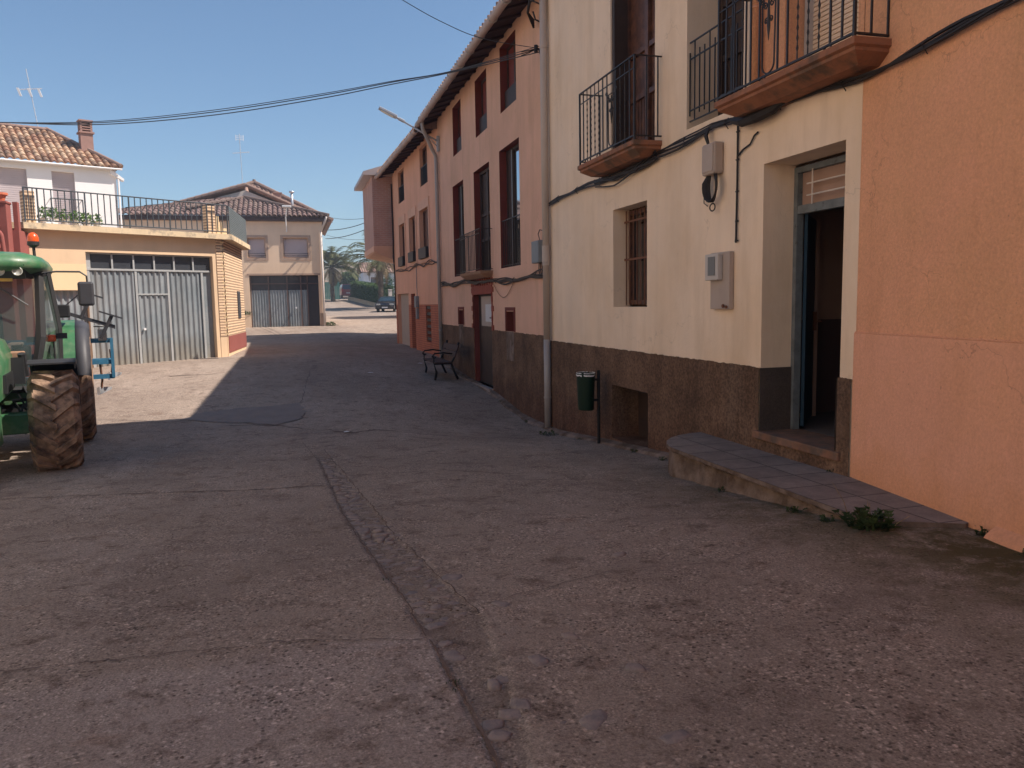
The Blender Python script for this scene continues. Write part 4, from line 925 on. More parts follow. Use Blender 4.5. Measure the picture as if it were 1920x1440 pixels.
# junction box with hanging coil
jb = empty('junction_box', F1(7.58, .08, 1.45), 'grey plastic junction box with a black coil of cable hanging below it', 'junction box')
mb = MB(); mb.fbox(F1, 7.44, 7.70, .005, .12, 1.33, 1.66); mb.build('box_body', 'plastic_beige', jb, bevel=.02)
mb = MB(); mb.fbox(F1, 7.46, 7.68, .121, .13, 1.36, 1.64); mb.build('box_lid', 'plastic_beige', jb, bevel=.005)
mb = MB()
for k in range(7):
    w_ = .07+.012*k; pts = [F1(7.57+w_*math.cos(t), .06+.006*k, 1.22+.17*math.sin(t)+(-.02*k if t > 3.5 else 0)) for t in np.linspace(-math.pi*1.06, math.pi*.06, 14)]
    pts = [F1(7.57-w_*.5, .06, 1.36)]+pts+[F1(7.57+w_*.5, .06, 1.36)]; mb.tube(pts, .012, 5)
pts = [F1(7.74, .03, 1.34), F1(7.80, .03, 1.18), F1(7.80, .03, 1.06), F1(7.72, .03, 1.02)]; mb.tube(pts, .006, 4)
mb.tube([F1(7.57+.055*math.cos(t), .06, .99+.04*math.sin(t)) for t in np.linspace(0, 6.3, 12)], .008, 4)
mb.build('cable_coil', 'cable_black', jb); mb = MB()
for k in range(4): mb.tube([F1(7.66+.012*k, .05, 1.85), F1(7.67+.01*k, .08, 1.76), F1(7.64, .06, 1.62)], .014, 5)
mb.build('feed_cable', 'cable_black', jb)
# meter
mt_ = empty('meter_box', F1(7.42, .05, .2), 'beige electricity meter box with a grey window beside the open doorway', 'meter box')
mb = MB(); mb.fbox(F1, 7.22, 7.60, .005, .06, -.105, .50); mb.build('back_plate', 'plastic_beige', mt_, bevel=.008)
mb = MB(); mb.fbox(F1, 7.35, 7.615, .061, .12, .205, .485); dd = mb.build('meter_door', 'plastic_white', mt_, bevel=.008)
mb = MB(); mb.fbox(F1, 7.405, 7.545, .121, .126, .255, .455); mb.build('meter_window', 'pane_grey', dd)
mb = MB(); mb.tube([F1(7.30, .075, -.07), F1(7.30, .09, -.07)], .02, 8); mb.tube([F1(7.24, .075, -.08), F1(7.24, .09, -.08)], .015, 8); build_each(mb, 'lock', 'rusty_steel', mt_)
mb = MB(); mb.tube([F1(7.155, .02, 1.78), F1(7.155, .02, 1.2), F1(7.165, .02, .58)], .011, 6); mb.tube([F1(7.155, .02, 1.45), F1(7.06, .02, 1.50), F1(6.93, .02, 1.53), F1(6.86, .02, 1.60), F1(6.80, .02, 1.62)], .009, 6)
for z in (1.7, 1.42, 1.1, .8, .6): mb.tube([F1(7.18, .02, z), F1(7.13, .02, z)], .009, 5)
tag(mb.build('conduit', 'cable_black', origin=F1(7.15, .02, 1.1)), 'thin dark conduit with a short side branch running down to the meter box', 'conduit')
bx = empty('utility_box', F1(13.6, .1, .9), 'grey utility box on the salmon wall beside the cream downpipe', 'utility box')
mb = MB(); mb.fbox(F1, 13.45, 13.85, .005, .14, .72, 1.12); mb.build('box_body', 'plastic_grey', bx, bevel=.015)
mb = MB()
for k in range(3): mb.tube([F1(13.5+k*.08, .05, .72), F1(13.48+k*.1, .05, .6), F1(13.45+k*.09, .05, .5)], .01, 5)
mb.tube([F1(13.6, .05, 1.12), F1(13.7, .05, 1.25), F1(13.6, .05, 1.32), F1(13.4, .05, 1.28)], .008, 5); mb.build('box_leads', 'cable_black', bx)
mb = MB(); mb.fbox(F3, 27.2, 27.5, .006, .12, -.1, .3); mb.fbox(F3, 27.25, 27.45, .006, .09, -.5, -.12); mb.tube([F3(27.4, .03, 1.4), F3(27.4, .03, .3)], .015, 5)
tag(mb.build('supply_box', 'plastic_grey', origin=F3(27.4, 0, 0), bevel=.01), 'small grey supply box on the apricot house between door and grille', 'supply box')
# litter bin
gb = g(4.2, 10.55); lb = empty('litter_bin', (4.15, 10.55, gb), 'dark green litter bin on a post by the basement window with white bag edges', 'litter bin')
mb = MB()
def ell(mb, zr, n=24, cx_=4.13, cy_=10.55, ax_=.17, ay_=.13):
    rings = [[mb.P((cx_+math.cos(2*math.pi*k/n)*ay_*s_, cy_+math.sin(2*math.pi*k/n)*ax_*s_, z)) for k in range(n)] for z, s_ in zr]
    for a_, b__ in zip(rings, rings[1:]):
        for k in range(n): mb.idx([a_[k], a_[(k+1) % n], b__[(k+1) % n], b__[k]])
    return rings
rg = ell(mb, [(-1.58, .82), (-1.57, .85), (-1.08, 1.0), (-1.05, 1.06), (-1.04, 1.06), (-1.04, .97), (-1.5, .8)]); mb.idx(rg[0]); mb.idx(rg[-1]); mb.build('bin_body', 'green_plastic', lb, True)
mb = MB(); n = 28; A_, B_ = [], []
for k in range(n):
    t = 2*math.pi*k/n; ww = .02*mnoise.noise(Vector((k*.9, 0, 0)))
    A_.append((4.13+math.cos(t)*.139, 10.55+math.sin(t)*.182, -1.075+ww*1.4)); B_.append((4.13+math.cos(t)*.13, 10.55+math.sin(t)*.17, -1.03+ww))
for k in range(n):
    if k % 7 != 3: mb.face([A_[k], A_[(k+1) % n], B_[(k+1) % n], B_[k]])
mb.build('bag_rim', 'white_bag', lb, True)
mb = MB(); mb.tube([(4.31, 10.5, gb-.05), (4.31, 10.5, -1.0)], .025, 8); mb.box(4.2, 4.31, 10.48, 10.52, -1.45, -1.42); mb.box(4.2, 4.31, 10.48, 10.52, -1.15, -1.12); mb.build('post', 'cast_iron', lb)
# bench
gb = g(3.8, 20.3); bn = empty('street_bench', (3.85, 20.3, gb), 'dark wooden street bench with curled iron arms against the salmon house', 'bench')
mb = MB()
for k in range(4): mb.box(3.50+k*.115, 3.60+k*.115, 19.4, 21.2, gb+.43, gb+.465)
mb.build('seat', 'bench_wood', bn, bevel=.008)
mb = MB()
for k in range(2): z = gb+.58+k*.16; mb.hexa([(4.0+k*.06, 19.4, z), (4.04+k*.06, 19.4, z), (4.04+k*.06, 21.2, z), (4.0+k*.06, 21.2, z), (4.05+k*.06, 19.4, z+.14), (4.09+k*.06, 19.4, z+.14), (4.09+k*.06, 21.2, z+.14), (4.05+k*.06, 21.2, z+.14)])
mb.build('backrest', 'bench_wood', bn, bevel=.008)
for y_ in (19.55, 21.05):
    mb = MB(); mb.tube([(3.52, y_, gb), (3.56, y_, gb+.2), (3.5, y_, gb+.42), (3.95, y_, gb+.42), (4.05, y_, gb+.6), (4.16, y_, gb+.95)], .03, 8); mb.tube([(4.12, y_, gb), (4.02, y_, gb+.22), (3.95, y_, gb+.42)], .03, 8)
    mb.tube([(3.98, y_, gb+.66), (3.75, y_, gb+.70), (3.52, y_, gb+.68), (3.46, y_, gb+.61), (3.50, y_, gb+.56), (3.56, y_, gb+.59)], .02, 8); mb.tube([(3.5, y_, gb+.42), (3.5, y_, gb+.62)], .016, 6)
    mb.build('leg', 'cast_iron', bn, True)
# wall lamp
lp = empty('street_lamp', (4.45, 23.25, 4.8), 'wall mounted grey street lamp on a long arm above the eaves', 'street lamp')
YL = 23.2
mb = MB(); mb.tube([(4.46, YL, 4.80), (4.2, YL, 4.93), (3.42, YL, 5.34)], .028, 8); mb.tube([(4.46, YL, 4.62), (4.1, YL, 4.98)], .014, 6); mb.build('arm', 'lamp_grey', lp, True)
mb = MB(); mb.box(4.42, 4.5, YL-.06, YL+.06, 4.5, 4.95); mb.build('wall_plate', 'lamp_grey', lp, bevel=.01)
mb = MB(); dx, dz = -.885, .42; p0 = Vector((3.47, YL, 5.32)); ex = Vector((dx, 0, dz)).normalized(); ez = Vector((-ex.z, 0, ex.x))*-1
if ez.z < 0: ez = -ez
def hb(mb, s0, s1, w0, w1, t0, t1):
    c = []
    for z_ in (0, 1):
        for s_, w_ in ((s0, w0), (s0, -w0), (s1, -w1), (s1, w1)): c.append(p0+ex*s_+Vector((0, w_, 0))+ez*(t0 if z_ == 0 else t1))
    mb.hexa(c)
hb(mb, -.02, .18, .05, .06, -.03, .04); hb(mb, .24, .80, .13, .09, -.02, .05); hb(mb, .16, .26, .04, .04, -.02, .03); hd = mb.build('lamp_head', 'lamp_grey', lp, bevel=.012)
mb = MB(); hb(mb, .34, .72, .10, .07, -.035, -.021); mb.build('lens', 'lamp_lens', hd)
# overhead cables
def cable(pts, r, label, n=5, mt='cable_hazed', group='cables strung over the street'):
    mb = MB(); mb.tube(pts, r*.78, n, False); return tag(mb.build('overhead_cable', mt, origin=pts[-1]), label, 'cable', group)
def sag(a_, b__, s_, n=26): return [tuple(a_[k]+(b__[k]-a_[k])*i/n-(s_*4*(i/n)*(1-i/n) if k == 2 else 0) for k in range(3)) for i in range(n+1)]
anc = (4.42, 13.40, 4.42)
def poly(pts):
    out = []
    for i in range(len(pts)-1):
        p_ = [pts[max(i-1, 0)], pts[i], pts[i+1], pts[min(i+2, len(pts)-1)]]
        for k in range(8):
            t = k/8; out.append(tuple(.5*((2*p_[1][c])+(-p_[0][c]+p_[2][c])*t+(2*p_[0][c]-5*p_[1][c]+4*p_[2][c]-p_[3][c])*t*t+(-p_[0][c]+3*p_[1][c]-3*p_[2][c]+p_[3][c])*t**3) for c in range(3)))
    out.append(pts[-1]); return out
base_pts = [(-11, 19.6, 4.35), (-8.2, 18.47, 3.82), (-5.13, 17.235, 3.585), (-3.23, 16.47, 3.50), (-1.18, 15.65, 3.60), (.71, 14.88, 3.80), (1.91, 14.40, 3.97), (3.0, 13.965, 4.12)]
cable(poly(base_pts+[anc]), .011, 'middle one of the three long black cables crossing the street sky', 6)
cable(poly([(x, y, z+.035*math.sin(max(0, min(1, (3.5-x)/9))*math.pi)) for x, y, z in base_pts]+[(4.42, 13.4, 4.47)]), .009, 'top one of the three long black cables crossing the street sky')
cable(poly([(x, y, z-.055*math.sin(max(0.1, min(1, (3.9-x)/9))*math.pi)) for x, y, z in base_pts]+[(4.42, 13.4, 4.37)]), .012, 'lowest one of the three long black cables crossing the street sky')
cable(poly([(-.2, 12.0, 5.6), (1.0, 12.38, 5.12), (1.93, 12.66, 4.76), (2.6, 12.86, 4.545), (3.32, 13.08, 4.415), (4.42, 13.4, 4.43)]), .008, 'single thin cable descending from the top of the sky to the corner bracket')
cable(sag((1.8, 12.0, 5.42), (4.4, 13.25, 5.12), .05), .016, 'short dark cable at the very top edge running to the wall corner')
mb = MB(); mb.tube([(4.5, 13.4, 4.42), (4.36, 13.4, 4.42)], .02, 6); mb.tube([(4.36, 13.4, 4.36), (4.36, 13.4, 4.48)], .035, 8)
for k in range(3): mb.tube([(4.40, 13.38-.02*k, 4.40), (4.44, 13.3-.01*k, 4.2), (4.47, 13.28, 3.95)], .008, 4)
for k in range(3): mb.tube([(4.36, 13.4, 4.42), (4.25, 13.45, 4.36+.02*k), (4.12, 13.5, 4.32+.03*k)], .008, 4)
tag(mb.build('cable_bracket', 'cable_black', origin=(4.4, 13.4, 4.4)), 'black insulator bracket where the street cables meet the wall corner', 'bracket')
mb = MB()
for k in range(5): mb.tube([(4.40, 13.1-.02*k, 5.25+.03*k), (4.2, 13.2, 5.12+.03*k), (4.25, 13.5, 5.05), (4.42, 13.7, 5.0-.03*k)], .022, 6)
mb.tube([(4.3, 13.35, 5.02), (4.33, 13.32, 4.88), (4.42, 13.3, 4.84), (4.46, 13.28, 4.95)], .016, 5)
tag(mb.build('cable_tangle', 'cable_black', origin=(4.4, 13.3, 5.1)), 'tangle of thick black cables at the top of the corner downpipe', 'cable')
# litter and weeds
def scrap(x, y, s_, label, mt='paper', h=.02):
    mb = MB(); rnd = random.Random(int(x*100)); z = g(x, y)+.018; c = mb.P((x, y, z+h)); ring = [mb.P((x+s_*rnd.uniform(.6, 1.2)*math.cos(t), y+s_*rnd.uniform(.6, 1.2)*math.sin(t), z+rnd.uniform(0, h*.6))) for t in np.linspace(0, 5.5, 7)]
    for k in range(7): mb.idx([c, ring[k], ring[(k+1) % 7]])
    return tag(mb.build('paper_scrap', mt, origin=(x, y, z)), label, 'litter', 'litter scraps on the street')
scrap(3.60, 22.5, .09, 'small white paper scrap on the ground left of the bench'); scrap(1.96, 20.3, .09, 'pale crumpled scrap in the shaded middle of the street'); scrap(.81, 12.72, .05, 'white scrap lying in the dark pothole crack'); scrap(1.62, 7.8, .035, 'small dark leaf like scrap on the shaded concrete', 'crack_dark', .01)
scrap(-4.3, 21.4, .09, 'small dark scrap on the sunlit ground before the garage', 'tractor_grey', .03)
mb = MB(); s2_ = MB(); stone(s2_, 1.95, 4.42, g(1.95, 4.42)-.004, .06, .03, .014, .3); tag(s2_.build('embedded_stone', 'step_concrete', smooth=True, origin=(1.95, 4.42, -1.6)), 'pale flat stone embedded in the right part of the street', 'stone')
def weed(name, x, y, z, n, L_, label, cat, seed, spread=1., m='leaf_weed'):
    mb = MB(); rnd = random.Random(seed)
    for i in range(n):
        a_ = rnd.uniform(0, 6.28); el = rnd.uniform(.15, 1.35); l = L_*rnd.uniform(.45, 1.15); bx_, by_ = x+rnd.uniform(-.08, .08)*spread, y+rnd.uniform(-.08, .08)*spread
        p = Vector((bx_, by_, z)); dirv = Vector((math.cos(a_)*math.cos(el), math.sin(a_)*math.cos(el), math.sin(el))); side = Vector((-math.sin(a_), math.cos(a_), 0)); prev = None; w_ = l*.05
        for k in range(6):
            t = k/5; c = p+dirv*l*t+Vector((0, 0, -l*.35*t*t)); ww = w_*(1-t)*1.0+.0008
            cur = (c-side*ww, c+side*ww)
            if prev: mb.face([prev[0], prev[1], cur[1], cur[0]])
            if k in (2, 3, 4) and rnd.random() < .85:
                for s_ in (-1, 1):
                    q = c+side*s_*l*.16+dirv*l*.1; mb.face([c, c+dirv*l*.08, q, c+side*s_*l*.08-dirv*l*.02])
            prev = cur
    return tag(mb.build(name, m, origin=(x, y, z)), label, cat, 'weeds growing at the walls and kerbs')
weed('weed', 3.74, 4.28, -1.58, 130, .21, 'bushy dark green weed at the near tip of the raised pavement', 'weed', 1, 1.3)
mb = MB()
for dx_, dy_, l_ in ((-.05, .12, .30), (.03, .05, .2), (.06, -.1, .16), (-.02, -.02, .22)): mb.tube([(3.74+dx_, 4.28+dy_, -1.6), (3.74+dx_*1.4, 4.28+dy_*1.5, -1.6+l_*.6), (3.74+dx_*2.2, 4.28+dy_*2.1, -1.6+l_)], [.004, .003, .0015], 4)
tag(mb.build('dry_stem', 'frond_dry', origin=(3.74, 4.3, -1.6)), 'thin dry stalks sticking out of the bushy weed at the pavement tip', 'dry stems')
weed('weed', 4.20, 12.5, g(4.2, 12.5), 40, .12, 'low green weed at the foot of the cream downpipe', 'weed', 2, 1.6)
for k, (x_, y_, n_, l_) in enumerate(((3.66, 5.0, 30, .07), (3.70, 6.1, 20, .06), (4.24, 3.85, 40, .08), (4.1, 3.4, 26, .06), (4.33, 9.3, 26, .07), (4.30, 11.3, 22, .06), (4.34, 14.2, 24, .08), (4.36, 16.3, 18, .07), (4.28, 8.4, 30, .07), (4.48, 5.6, 22, .05), (3.64, 4.6, 34, .08), (.57, 3.0, 14, .035), (.50, 4.4, 10, .03))):
    weed('weed', x_, y_, (-1.512 if k == 9 else g(x_, y_)), n_, l_, ['sparse weed sprig against the pavement front below the doorway', 'tiny weed sprig further along the pavement front', 'low weed where the pavement tip meets the orange wall', 'small weed at the foot of the orange wall', 'small weed under the basement window', 'small weed just left of the litter bin', 'weed sprig at the salmon house base near the cream downpipe', 'weed sprig by the red doorway step', 'weed at the rounded end of the pavement', 'tiny weed on the pavement below the orange wall corner', 'low weed left of the bushy weed at the pavement', 'tiny weed in the groove beside the light slab', 'tiny weed in the strip joint'][k], 'weed', 30+k, .55)
mb = MB(); rnd = random.Random(77)
def pebble(x, y, z, r):
    t0 = rnd.uniform(0, 6.28); sx_, sy_ = rnd.uniform(.7, 1.4), rnd.uniform(.6, 1.1); b_ = [mb.P((x+r*sx_*math.cos(t0+t), y+r*sy_*math.sin(t0+t), z)) for t in (0, 1.3, 2.5, 3.8, 5.0)]; tp = mb.P((x+r*.2, y, z+r*.7))
    for k in range(5): mb.idx([b_[k], b_[(k+1) % 5], tp])
for k in range(2600):
    q = rnd.random()
    if q < .35: y = rnd.uniform(3.6, 7.0); x = 3.70-abs(rnd.gauss(0, .16))
    elif q < .6: y = rnd.uniform(7.2, 20); x = 4.36-abs(rnd.gauss(0, .18))
    elif q < .75: y = rnd.uniform(2.2, 10.4); x = rnd.uniform(*[float(v) for v in stripx(y)])
    elif q < .85: y = rnd.uniform(2.0, 4.2); x = 3.9+(y-3.0)*.12-abs(rnd.gauss(0, .3))
    else: y = rnd.uniform(2, 9); x = rnd.uniform(-2.5, 4)
    z = g(x, y)+mnoise.fractal(Vector((x*1.1, y*1.1, 0)), 1, 2, 4)*.012-(.011 if .55 <= q < .75 else .001); pebble(x, y, z, rnd.uniform(.003, .011))
tag(mb.build('grit', 'concrete_old'), 'loose grit and small stones gathered along the kerb and the cobbled strip', None, None, 'stuff')
# ------------------------------------------------------------------ left: garage with roof terrace
FG = Fr((-1.85, 24.95), (.832, .555), (.555, -.832)); FS = Fr((-1.85, 24.95), (.0735, .997), (.997, -.0735))
GA = empty('garage_building', (-3.5, 23.9, -1.5), 'garage building with yellow brick corner, corrugated metal doors and roof terrace', 'garage')
gdr = (-3.87, -.33, -2.2, 1.53); gd2 = (-4.95, -3.87, -2.2, .52)
mb = MB(); wall(mb, FG, -5.3, -.21, -2.6, 2.03, [gdr, gd2]); reveal(mb, FG, (-3.87, -.33, -2.2, 1.53), .22); reveal(mb, FG, gd2, .22, 0, 'lt')
back = [(-2.6, 30.5), (-9.6, 31.2), (-9.0, 21.5), (-6.2, 22.02)]
L_ = [FS(4.1, 0, 0)[:2]]+back
for a_, b__ in zip(L_, L_[1:]): mb.face([(*a_, -2.6), (*b__, -2.6), (*b__, 2.03), (*a_, 2.03)])
mb.fbox(FS, .0, 4.1, -.3, .02, -2.6, -.86); mb.fbox(FG, -.21, .0, -.3, .012, -2.6, -.86)
mb.build('wall', 'garage_render', GA)
mb = MB(); mb.fbox(FG, -4.95, -3.88, .0, .008, .53, 1.2); mb.build('cream_panel', 'garage_cream', GA)
mb = MB(); wall(mb, FG, -.21, 0, -.86, 2.03, [], .02); wall(mb, FS, 0, 4.1, -.86, 2.03, [], .03); mb.face([FG(-.21, .02, -.86), FG(-.21, -.2, -.86), FG(-.21, -.2, 2.03), FG(-.21, .02, 2.03)])
mb.face([FS(4.1, .03, -.86), FS(4.1, -.3, -.86), FS(4.1, -.3, 2.03), FS(4.1, .03, 2.03)]); mb.face([FG(-.21, .02, -.86), FG(0, .02, -.86), FG(0, -.2, -.86), FG(-.21, -.2, -.86)]); mb.face([FS(0, .03, -.86), FS(4.1, .03, -.86), FS(4.1, -.2, -.86), FS(0, -.2, -.86)])
mb.mi = 1; z = -.80
while z < 1.98: mb.hexa([FG(-.07, .02, z), FG(.03, .02, z), FS(.1, .03, z), FG(-.07, -.05, z), FG(-.07, .035, z+.05), FG(.055, .035, z+.05), FS(.1, .055, z+.05), FG(-.07, -.05, z+.05)]); z += .17
mb.build('brick_pillar', ['yellow_brick', 'garage_cream'], GA)
mb = MB(); mb.fbox(FS, .12, 4.12, .021, .04, -1.36, -.86); mb.build('red_plinth', 'red_render', GA)
mb = MB(); mb.fbox(FS, 2.4, 3.0, .031, .05, -.35, .55)
for k in range(12): z = -.33+k*.072; mb.fbox(FS, 2.42, 2.98, .05, .062, z, z+.04)
mb.build('vent_grille', 'tractor_grey', GA)
mb = MB(); c1 = (-1.545, 24.86)
top_o = [FG(-5.35, .27, 0)[:2], c1, FS(4.2, .32, 0)[:2], (-2.5, 30.8), (-9.8, 31.3), (-9.2, 21.3), (-6.3, 21.8)]
for z_ in (2.03, 2.18): mb.face([(x, y, z_) for x, y in top_o])
for a_, b__ in zip(top_o, top_o[1:]+top_o[:1]): mb.face([(*a_, 2.03), (*b__, 2.03), (*b__, 2.18), (*a_, 2.18)])
mb.build('terrace_slab', 'slab_edge', GA)
# doors
mb = MB(); corrug(mb, FG, -3.75, -.62, -1.75, 1.06, -.14, .155, .02); gd_ = mb.build('garage_door', 'galvanised', GA)
mb = MB()
for u in (-3.80, -2.56, -1.66, -.64): mb.fbox(FG, u-.03, u+.03, -.13, -.10, -1.75, 1.10)
mb.fbox(FG, -3.85, -.35, -.13, -.09, 1.06, 1.11); mb.fbox(FG, -2.53, -1.69, -.13, -.10, .40, .44)
mb.fbox(FG, -3.87, -3.72, -.18, -.12, -1.75, 1.53)
for k in range(1, 6): u = -3.74+k*.57; mb.fbox(FG, u-.022, u+.022, -.13, -.10, 1.11, 1.53)
mb.fbox(FG, -3.7, -.35, -.13, -.10, 1.49, 1.53); mb.build('door_frame', 'galvanised_frame', gd_)
mb = MB(); mb.fbox(FG, -3.7, -.36, -.17, -.15, 1.11, 1.49); mb.build('transom_pane', 'dusty_glass', gd_)
mb = MB(); mb.fbox(FG, -.61, -.34, -.2, -.16, -1.75, 1.08); mb.build('side_strip', 'galvanised', gd_)
mb = MB(); mb.tube([FG(-2.42, -.12, -.55), FG(-2.42, -.05, -.55)], .035, 8); mb.build('handle', 'white_metal', gd_)
mb = MB(); corrug(mb, FG, -4.95, -3.88, -1.75, .52, -.14, .155, .02); mb.build('small_door', 'galvanised', GA)
# terrace railing
tr = MB(); d0 = .12
def rail_run(mb, P0, P1, z0, z1, n, r=.011):
    P0, P1 = Vector(P0), Vector(P1)
    for z in (z0, z1): mb.bar((P0.x, P0.y, z), (P1.x, P1.y, z), r*1.2)
    for k in range(n+1):
        p = P0.lerp(P1, k/n); big = k % 7 == 0
        mb.bar((p.x, p.y, z0-(.06 if big else 0)), (p.x, p.y, z1), r*(1.4 if big else 1))
ra, rb, rc = FG(-4.95, d0, 0), (-1.66, 24.93, 0), FS(4.1, .2, 0)
rail_run(tr, FG(-5.25, d0, 0), FG(-4.95, d0, 0), 2.26, 3.04, 3); rail_run(tr, ra, rb, 2.26, 3.04, 32); rail_run(tr, rb, rc, 2.26, 3.04, 10)
ro = tr.build('terrace_railing', 'grey_iron', GA)
mb = MB(); P0, P1 = Vector(FS(.15, .215, 0)), Vector(FS(4.1, .215, 0))
for k in range(14): z = 2.24+k*.058; mb.hexa([(P0.x, P0.y, z), (P0.x+.01, P0.y, z), (P1.x+.01, P1.y, z), (P1.x, P1.y, z), (P0.x, P0.y, z+.05), (P0.x+.01, P0.y, z+.05), (P1.x+.01, P1.y, z+.05), (P1.x, P1.y, z+.05)])
mb.build('screen_mesh', 'screen_mesh', ro)
for (a_, b__, z1) in ((-5.22, -4.97, 2.98), (-.42, -.17, 3.0)):
    mb = MB(); fr = FG
    for q in (.0, -.25): wall(mb, fr, a_, b__, 2.18, z1, [], q)
    for u in (a_, b__): mb.face([fr(u, 0, 2.18), fr(u, -.25, 2.18), fr(u, -.25, z1), fr(u, 0, z1)], [(0, 2.18), (.25, 2.18), (.25, z1), (0, z1)])
    mb.face([fr(a_, 0, z1), fr(b__, 0, z1), fr(b__, -.25, z1), fr(a_, -.25, z1)]); mb.build('brick_post', 'yellow_brick', GA)
# stepped low brick wall beside the right post
mb = MB()
for k in range(3): mb.fbox(FG, -.17+k*.12, -.05+k*.12, -.24, -.02, 2.18, 2.72-.17*k)
mb.build('stepped_wall', 'garage_cream', GA)
# plants on the terrace
def leaves(mb, c, rad, n, s_, rnd, flat=1.):
    for i in range(n):
        while True:
            p = Vector((rnd.uniform(-1, 1), rnd.uniform(-1, 1), rnd.uniform(-1, 1)))
            if p.length < 1: break
        p = Vector((c[0]+p.x*rad[0], c[1]+p.y*rad[1], c[2]+p.z*rad[2])); a_ = Vector((rnd.uniform(-1, 1), rnd.uniform(-1, 1), rnd.uniform(-.6, 1))).normalized(); b__ = a_.orthogonal().normalized()
        b__ = (b__*math.cos(i)+a_.cross(b__)*math.sin(i)); l = s_*rnd.uniform(.6, 1.4)
        mb.face([p-a_*l*.5, p+b__*l*.3, p+a_*l*.5, p-b__*l*.3])
rnd = random.Random(5)
for k in range(6):
    u = -4.65+k*.26; pl = empty('potted_plant', FG(u, -.45, 2.18), ['leftmost', 'second from left', 'third from left', 'third from right', 'second from right', 'rightmost'][k]+' green trailing pot plant behind the terrace railing', 'pot plant', 'pot plants on the roof terrace')
    mb = MB(); leaves(mb, FG(u, -.45, 2.50-.02*k), (.17, .17, .19), 110, .075, rnd); mb.build('foliage', 'leaf_vine', pl)
    mb = MB(); mb.lathe(FG(u, -.45, 2.18), (0, 0, 1), [(0, .0), (0, .07), (.18, .1), (.2, .11), (.2, .0)], 12); mb.build('pot', 'white_plaster', pl)
mb = MB(); mb.fbox(FG, -4.75, -4.45, -.2, -.02, 2.19, 2.24); mb.fbox(FG, -4.68, -4.52, -.18, -.05, 2.24, 2.31); tag(mb.build('white_tray', 'white_metal', origin=FG(-4.6, -.1, 2.2), bevel=.01), 'small white tray on the terrace slab behind the railing', 'tray')

# ------------------------------------------------------------------ red house at the left edge
RH = empty('red_house', (-6.6, 21.4, -1.5), 'brick red rendered house front at the left edge behind the tractor', 'house')
mb = MB(); mb.box(-12, -6.16, 21.4, 22.3, -2.4, 1.95); mb.build('wall', 'red_render', RH)
mb = MB(); mb.box(-6.62, -6.30, 21.1, 21.42, -2.4, 2.58); mb.box(-6.64, -6.28, 21.08, 21.44, 2.54, 2.60); mb.build('pillar', 'red_render', RH, bevel=.015)
mb = MB(); mb.box(-6.27, -6.17, 21.45, 21.6, 1.95, 2.62); mb.box(-8.5, -6.6, 21.4, 21.5, 2.0, 2.1); mb.build('parapet', 'red_render', RH)
mb = MB(); tiles(mb, (-8.2, 20.35, 1.62), (1, 0, 0), Vector((0, .9, .36)).normalized(), Vector((0, -.36, .9)).normalized(), .95, lambda v: 0, lambda v: 1.75, .2, .3, .03); mb.box(-8.2, -6.48, 20.4, 21.4, 1.5, 1.6); mb.build('porch_roof', 'red_render', RH)
mb = MB(); mb.tube([(-6.55, 20.7, 1.5)]+[(-6.46+.14*math.cos(t), 20.7, 1.72+.16*math.sin(t)) for t in np.linspace(2.6, 0, 8)]+[(-6.30, 20.7, 1.4), (-6.28, 20.7, 1.25), (-6.0, 20.7, 1.2), (-5.93, 20.7, 1.0)], .05, 8); mb.build('red_pipe', 'red_render', RH, True)
mb = MB(); mb.lathe((-6.46, 21.26, 2.60), (0, 0, 1), [(0, .0), (0, .09), (.14, .13), (.15, .17), (.2, .17), (.2, .13), (.1, .1)], 18); tag(mb.build('flower_pot', 'pot_clay', origin=(-6.46, 21.26, 2.6)), 'wide clay flower pot standing on the red pillar', 'flower pot')
vn = MB(); rnd = random.Random(9)
for c, q in (((-6.95, 21.3, 2.95), .22), ((-6.75, 21.3, 2.75), .13), ((-7.1, 21.3, 2.6), .2), ((-6.9, 21.3, 2.4), .17)): leaves(vn, c, (q*1.2, q, q), 150, .08, rnd)
vo = empty('climbing_plant', (-6.95, 21.35, 2.1), 'green climbing plant with yellowish leaves at the left edge above the red house', 'plant')
vn.build('foliage', 'leaf_vine', vo); mb = MB(); mb.tube([(-6.95, 21.35, 1.95), (-6.9, 21.35, 2.5), (-7.0, 21.3, 2.9)], .02, 5); mb.build('stem', 'trunk_palm', vo)
mb = MB(); mb.tube([(-6.72, 21.0, 1.7), (-6.86, 21.0, 2.45)], .02, 6); tag(mb.build('blue_pole', 'metal_light', origin=(-6.8, 21, 1.7)), 'thin pale metal pole leaning beside the red pillar', 'pole')

# ------------------------------------------------------------------ white house behind the terrace
FW = Fr((-9.2, 31), (.92, .39), (.39, -.92))
HW = empty('white_house', (-7, 32, -1.5), 'whitewashed house with ochre tiled roof behind the garage terrace', 'house')
wA = (1.40, 2.12, 2.9, 4.96); wB = (-.25, .64, 2.9, 4.96)
mb = MB(); wall(mb, FW, -6, 3.5, -2, 5.2, [wA, wB]); reveal(mb, FW, wA, .14); reveal(mb, FW, wB, .14); mb.face([FW(3.5, 0, -2), FW(3.5, -6, -2), FW(3.5, -6, 5.2), FW(3.5, 0, 5.2)])
mb.build('wall', 'far_whitewash', HW)
for o in (wA, wB):
    mb = MB(); mb.fbox(FW, o[0], o[1], -.16, -.14, o[2], o[3]); 
    for k in range(28): z = o[2]+k*.073; mb.fbox(FW, o[0]+.02, o[1]-.02, -.14, -.125, z, z+.06)
    mb.build('roller_blind', 'blind_lilac', HW)
mb = MB(); rail_run(mb, FW(1.3, .16, 0), FW(2.3, .16, 0), 3.25, 3.98, 7, .012)
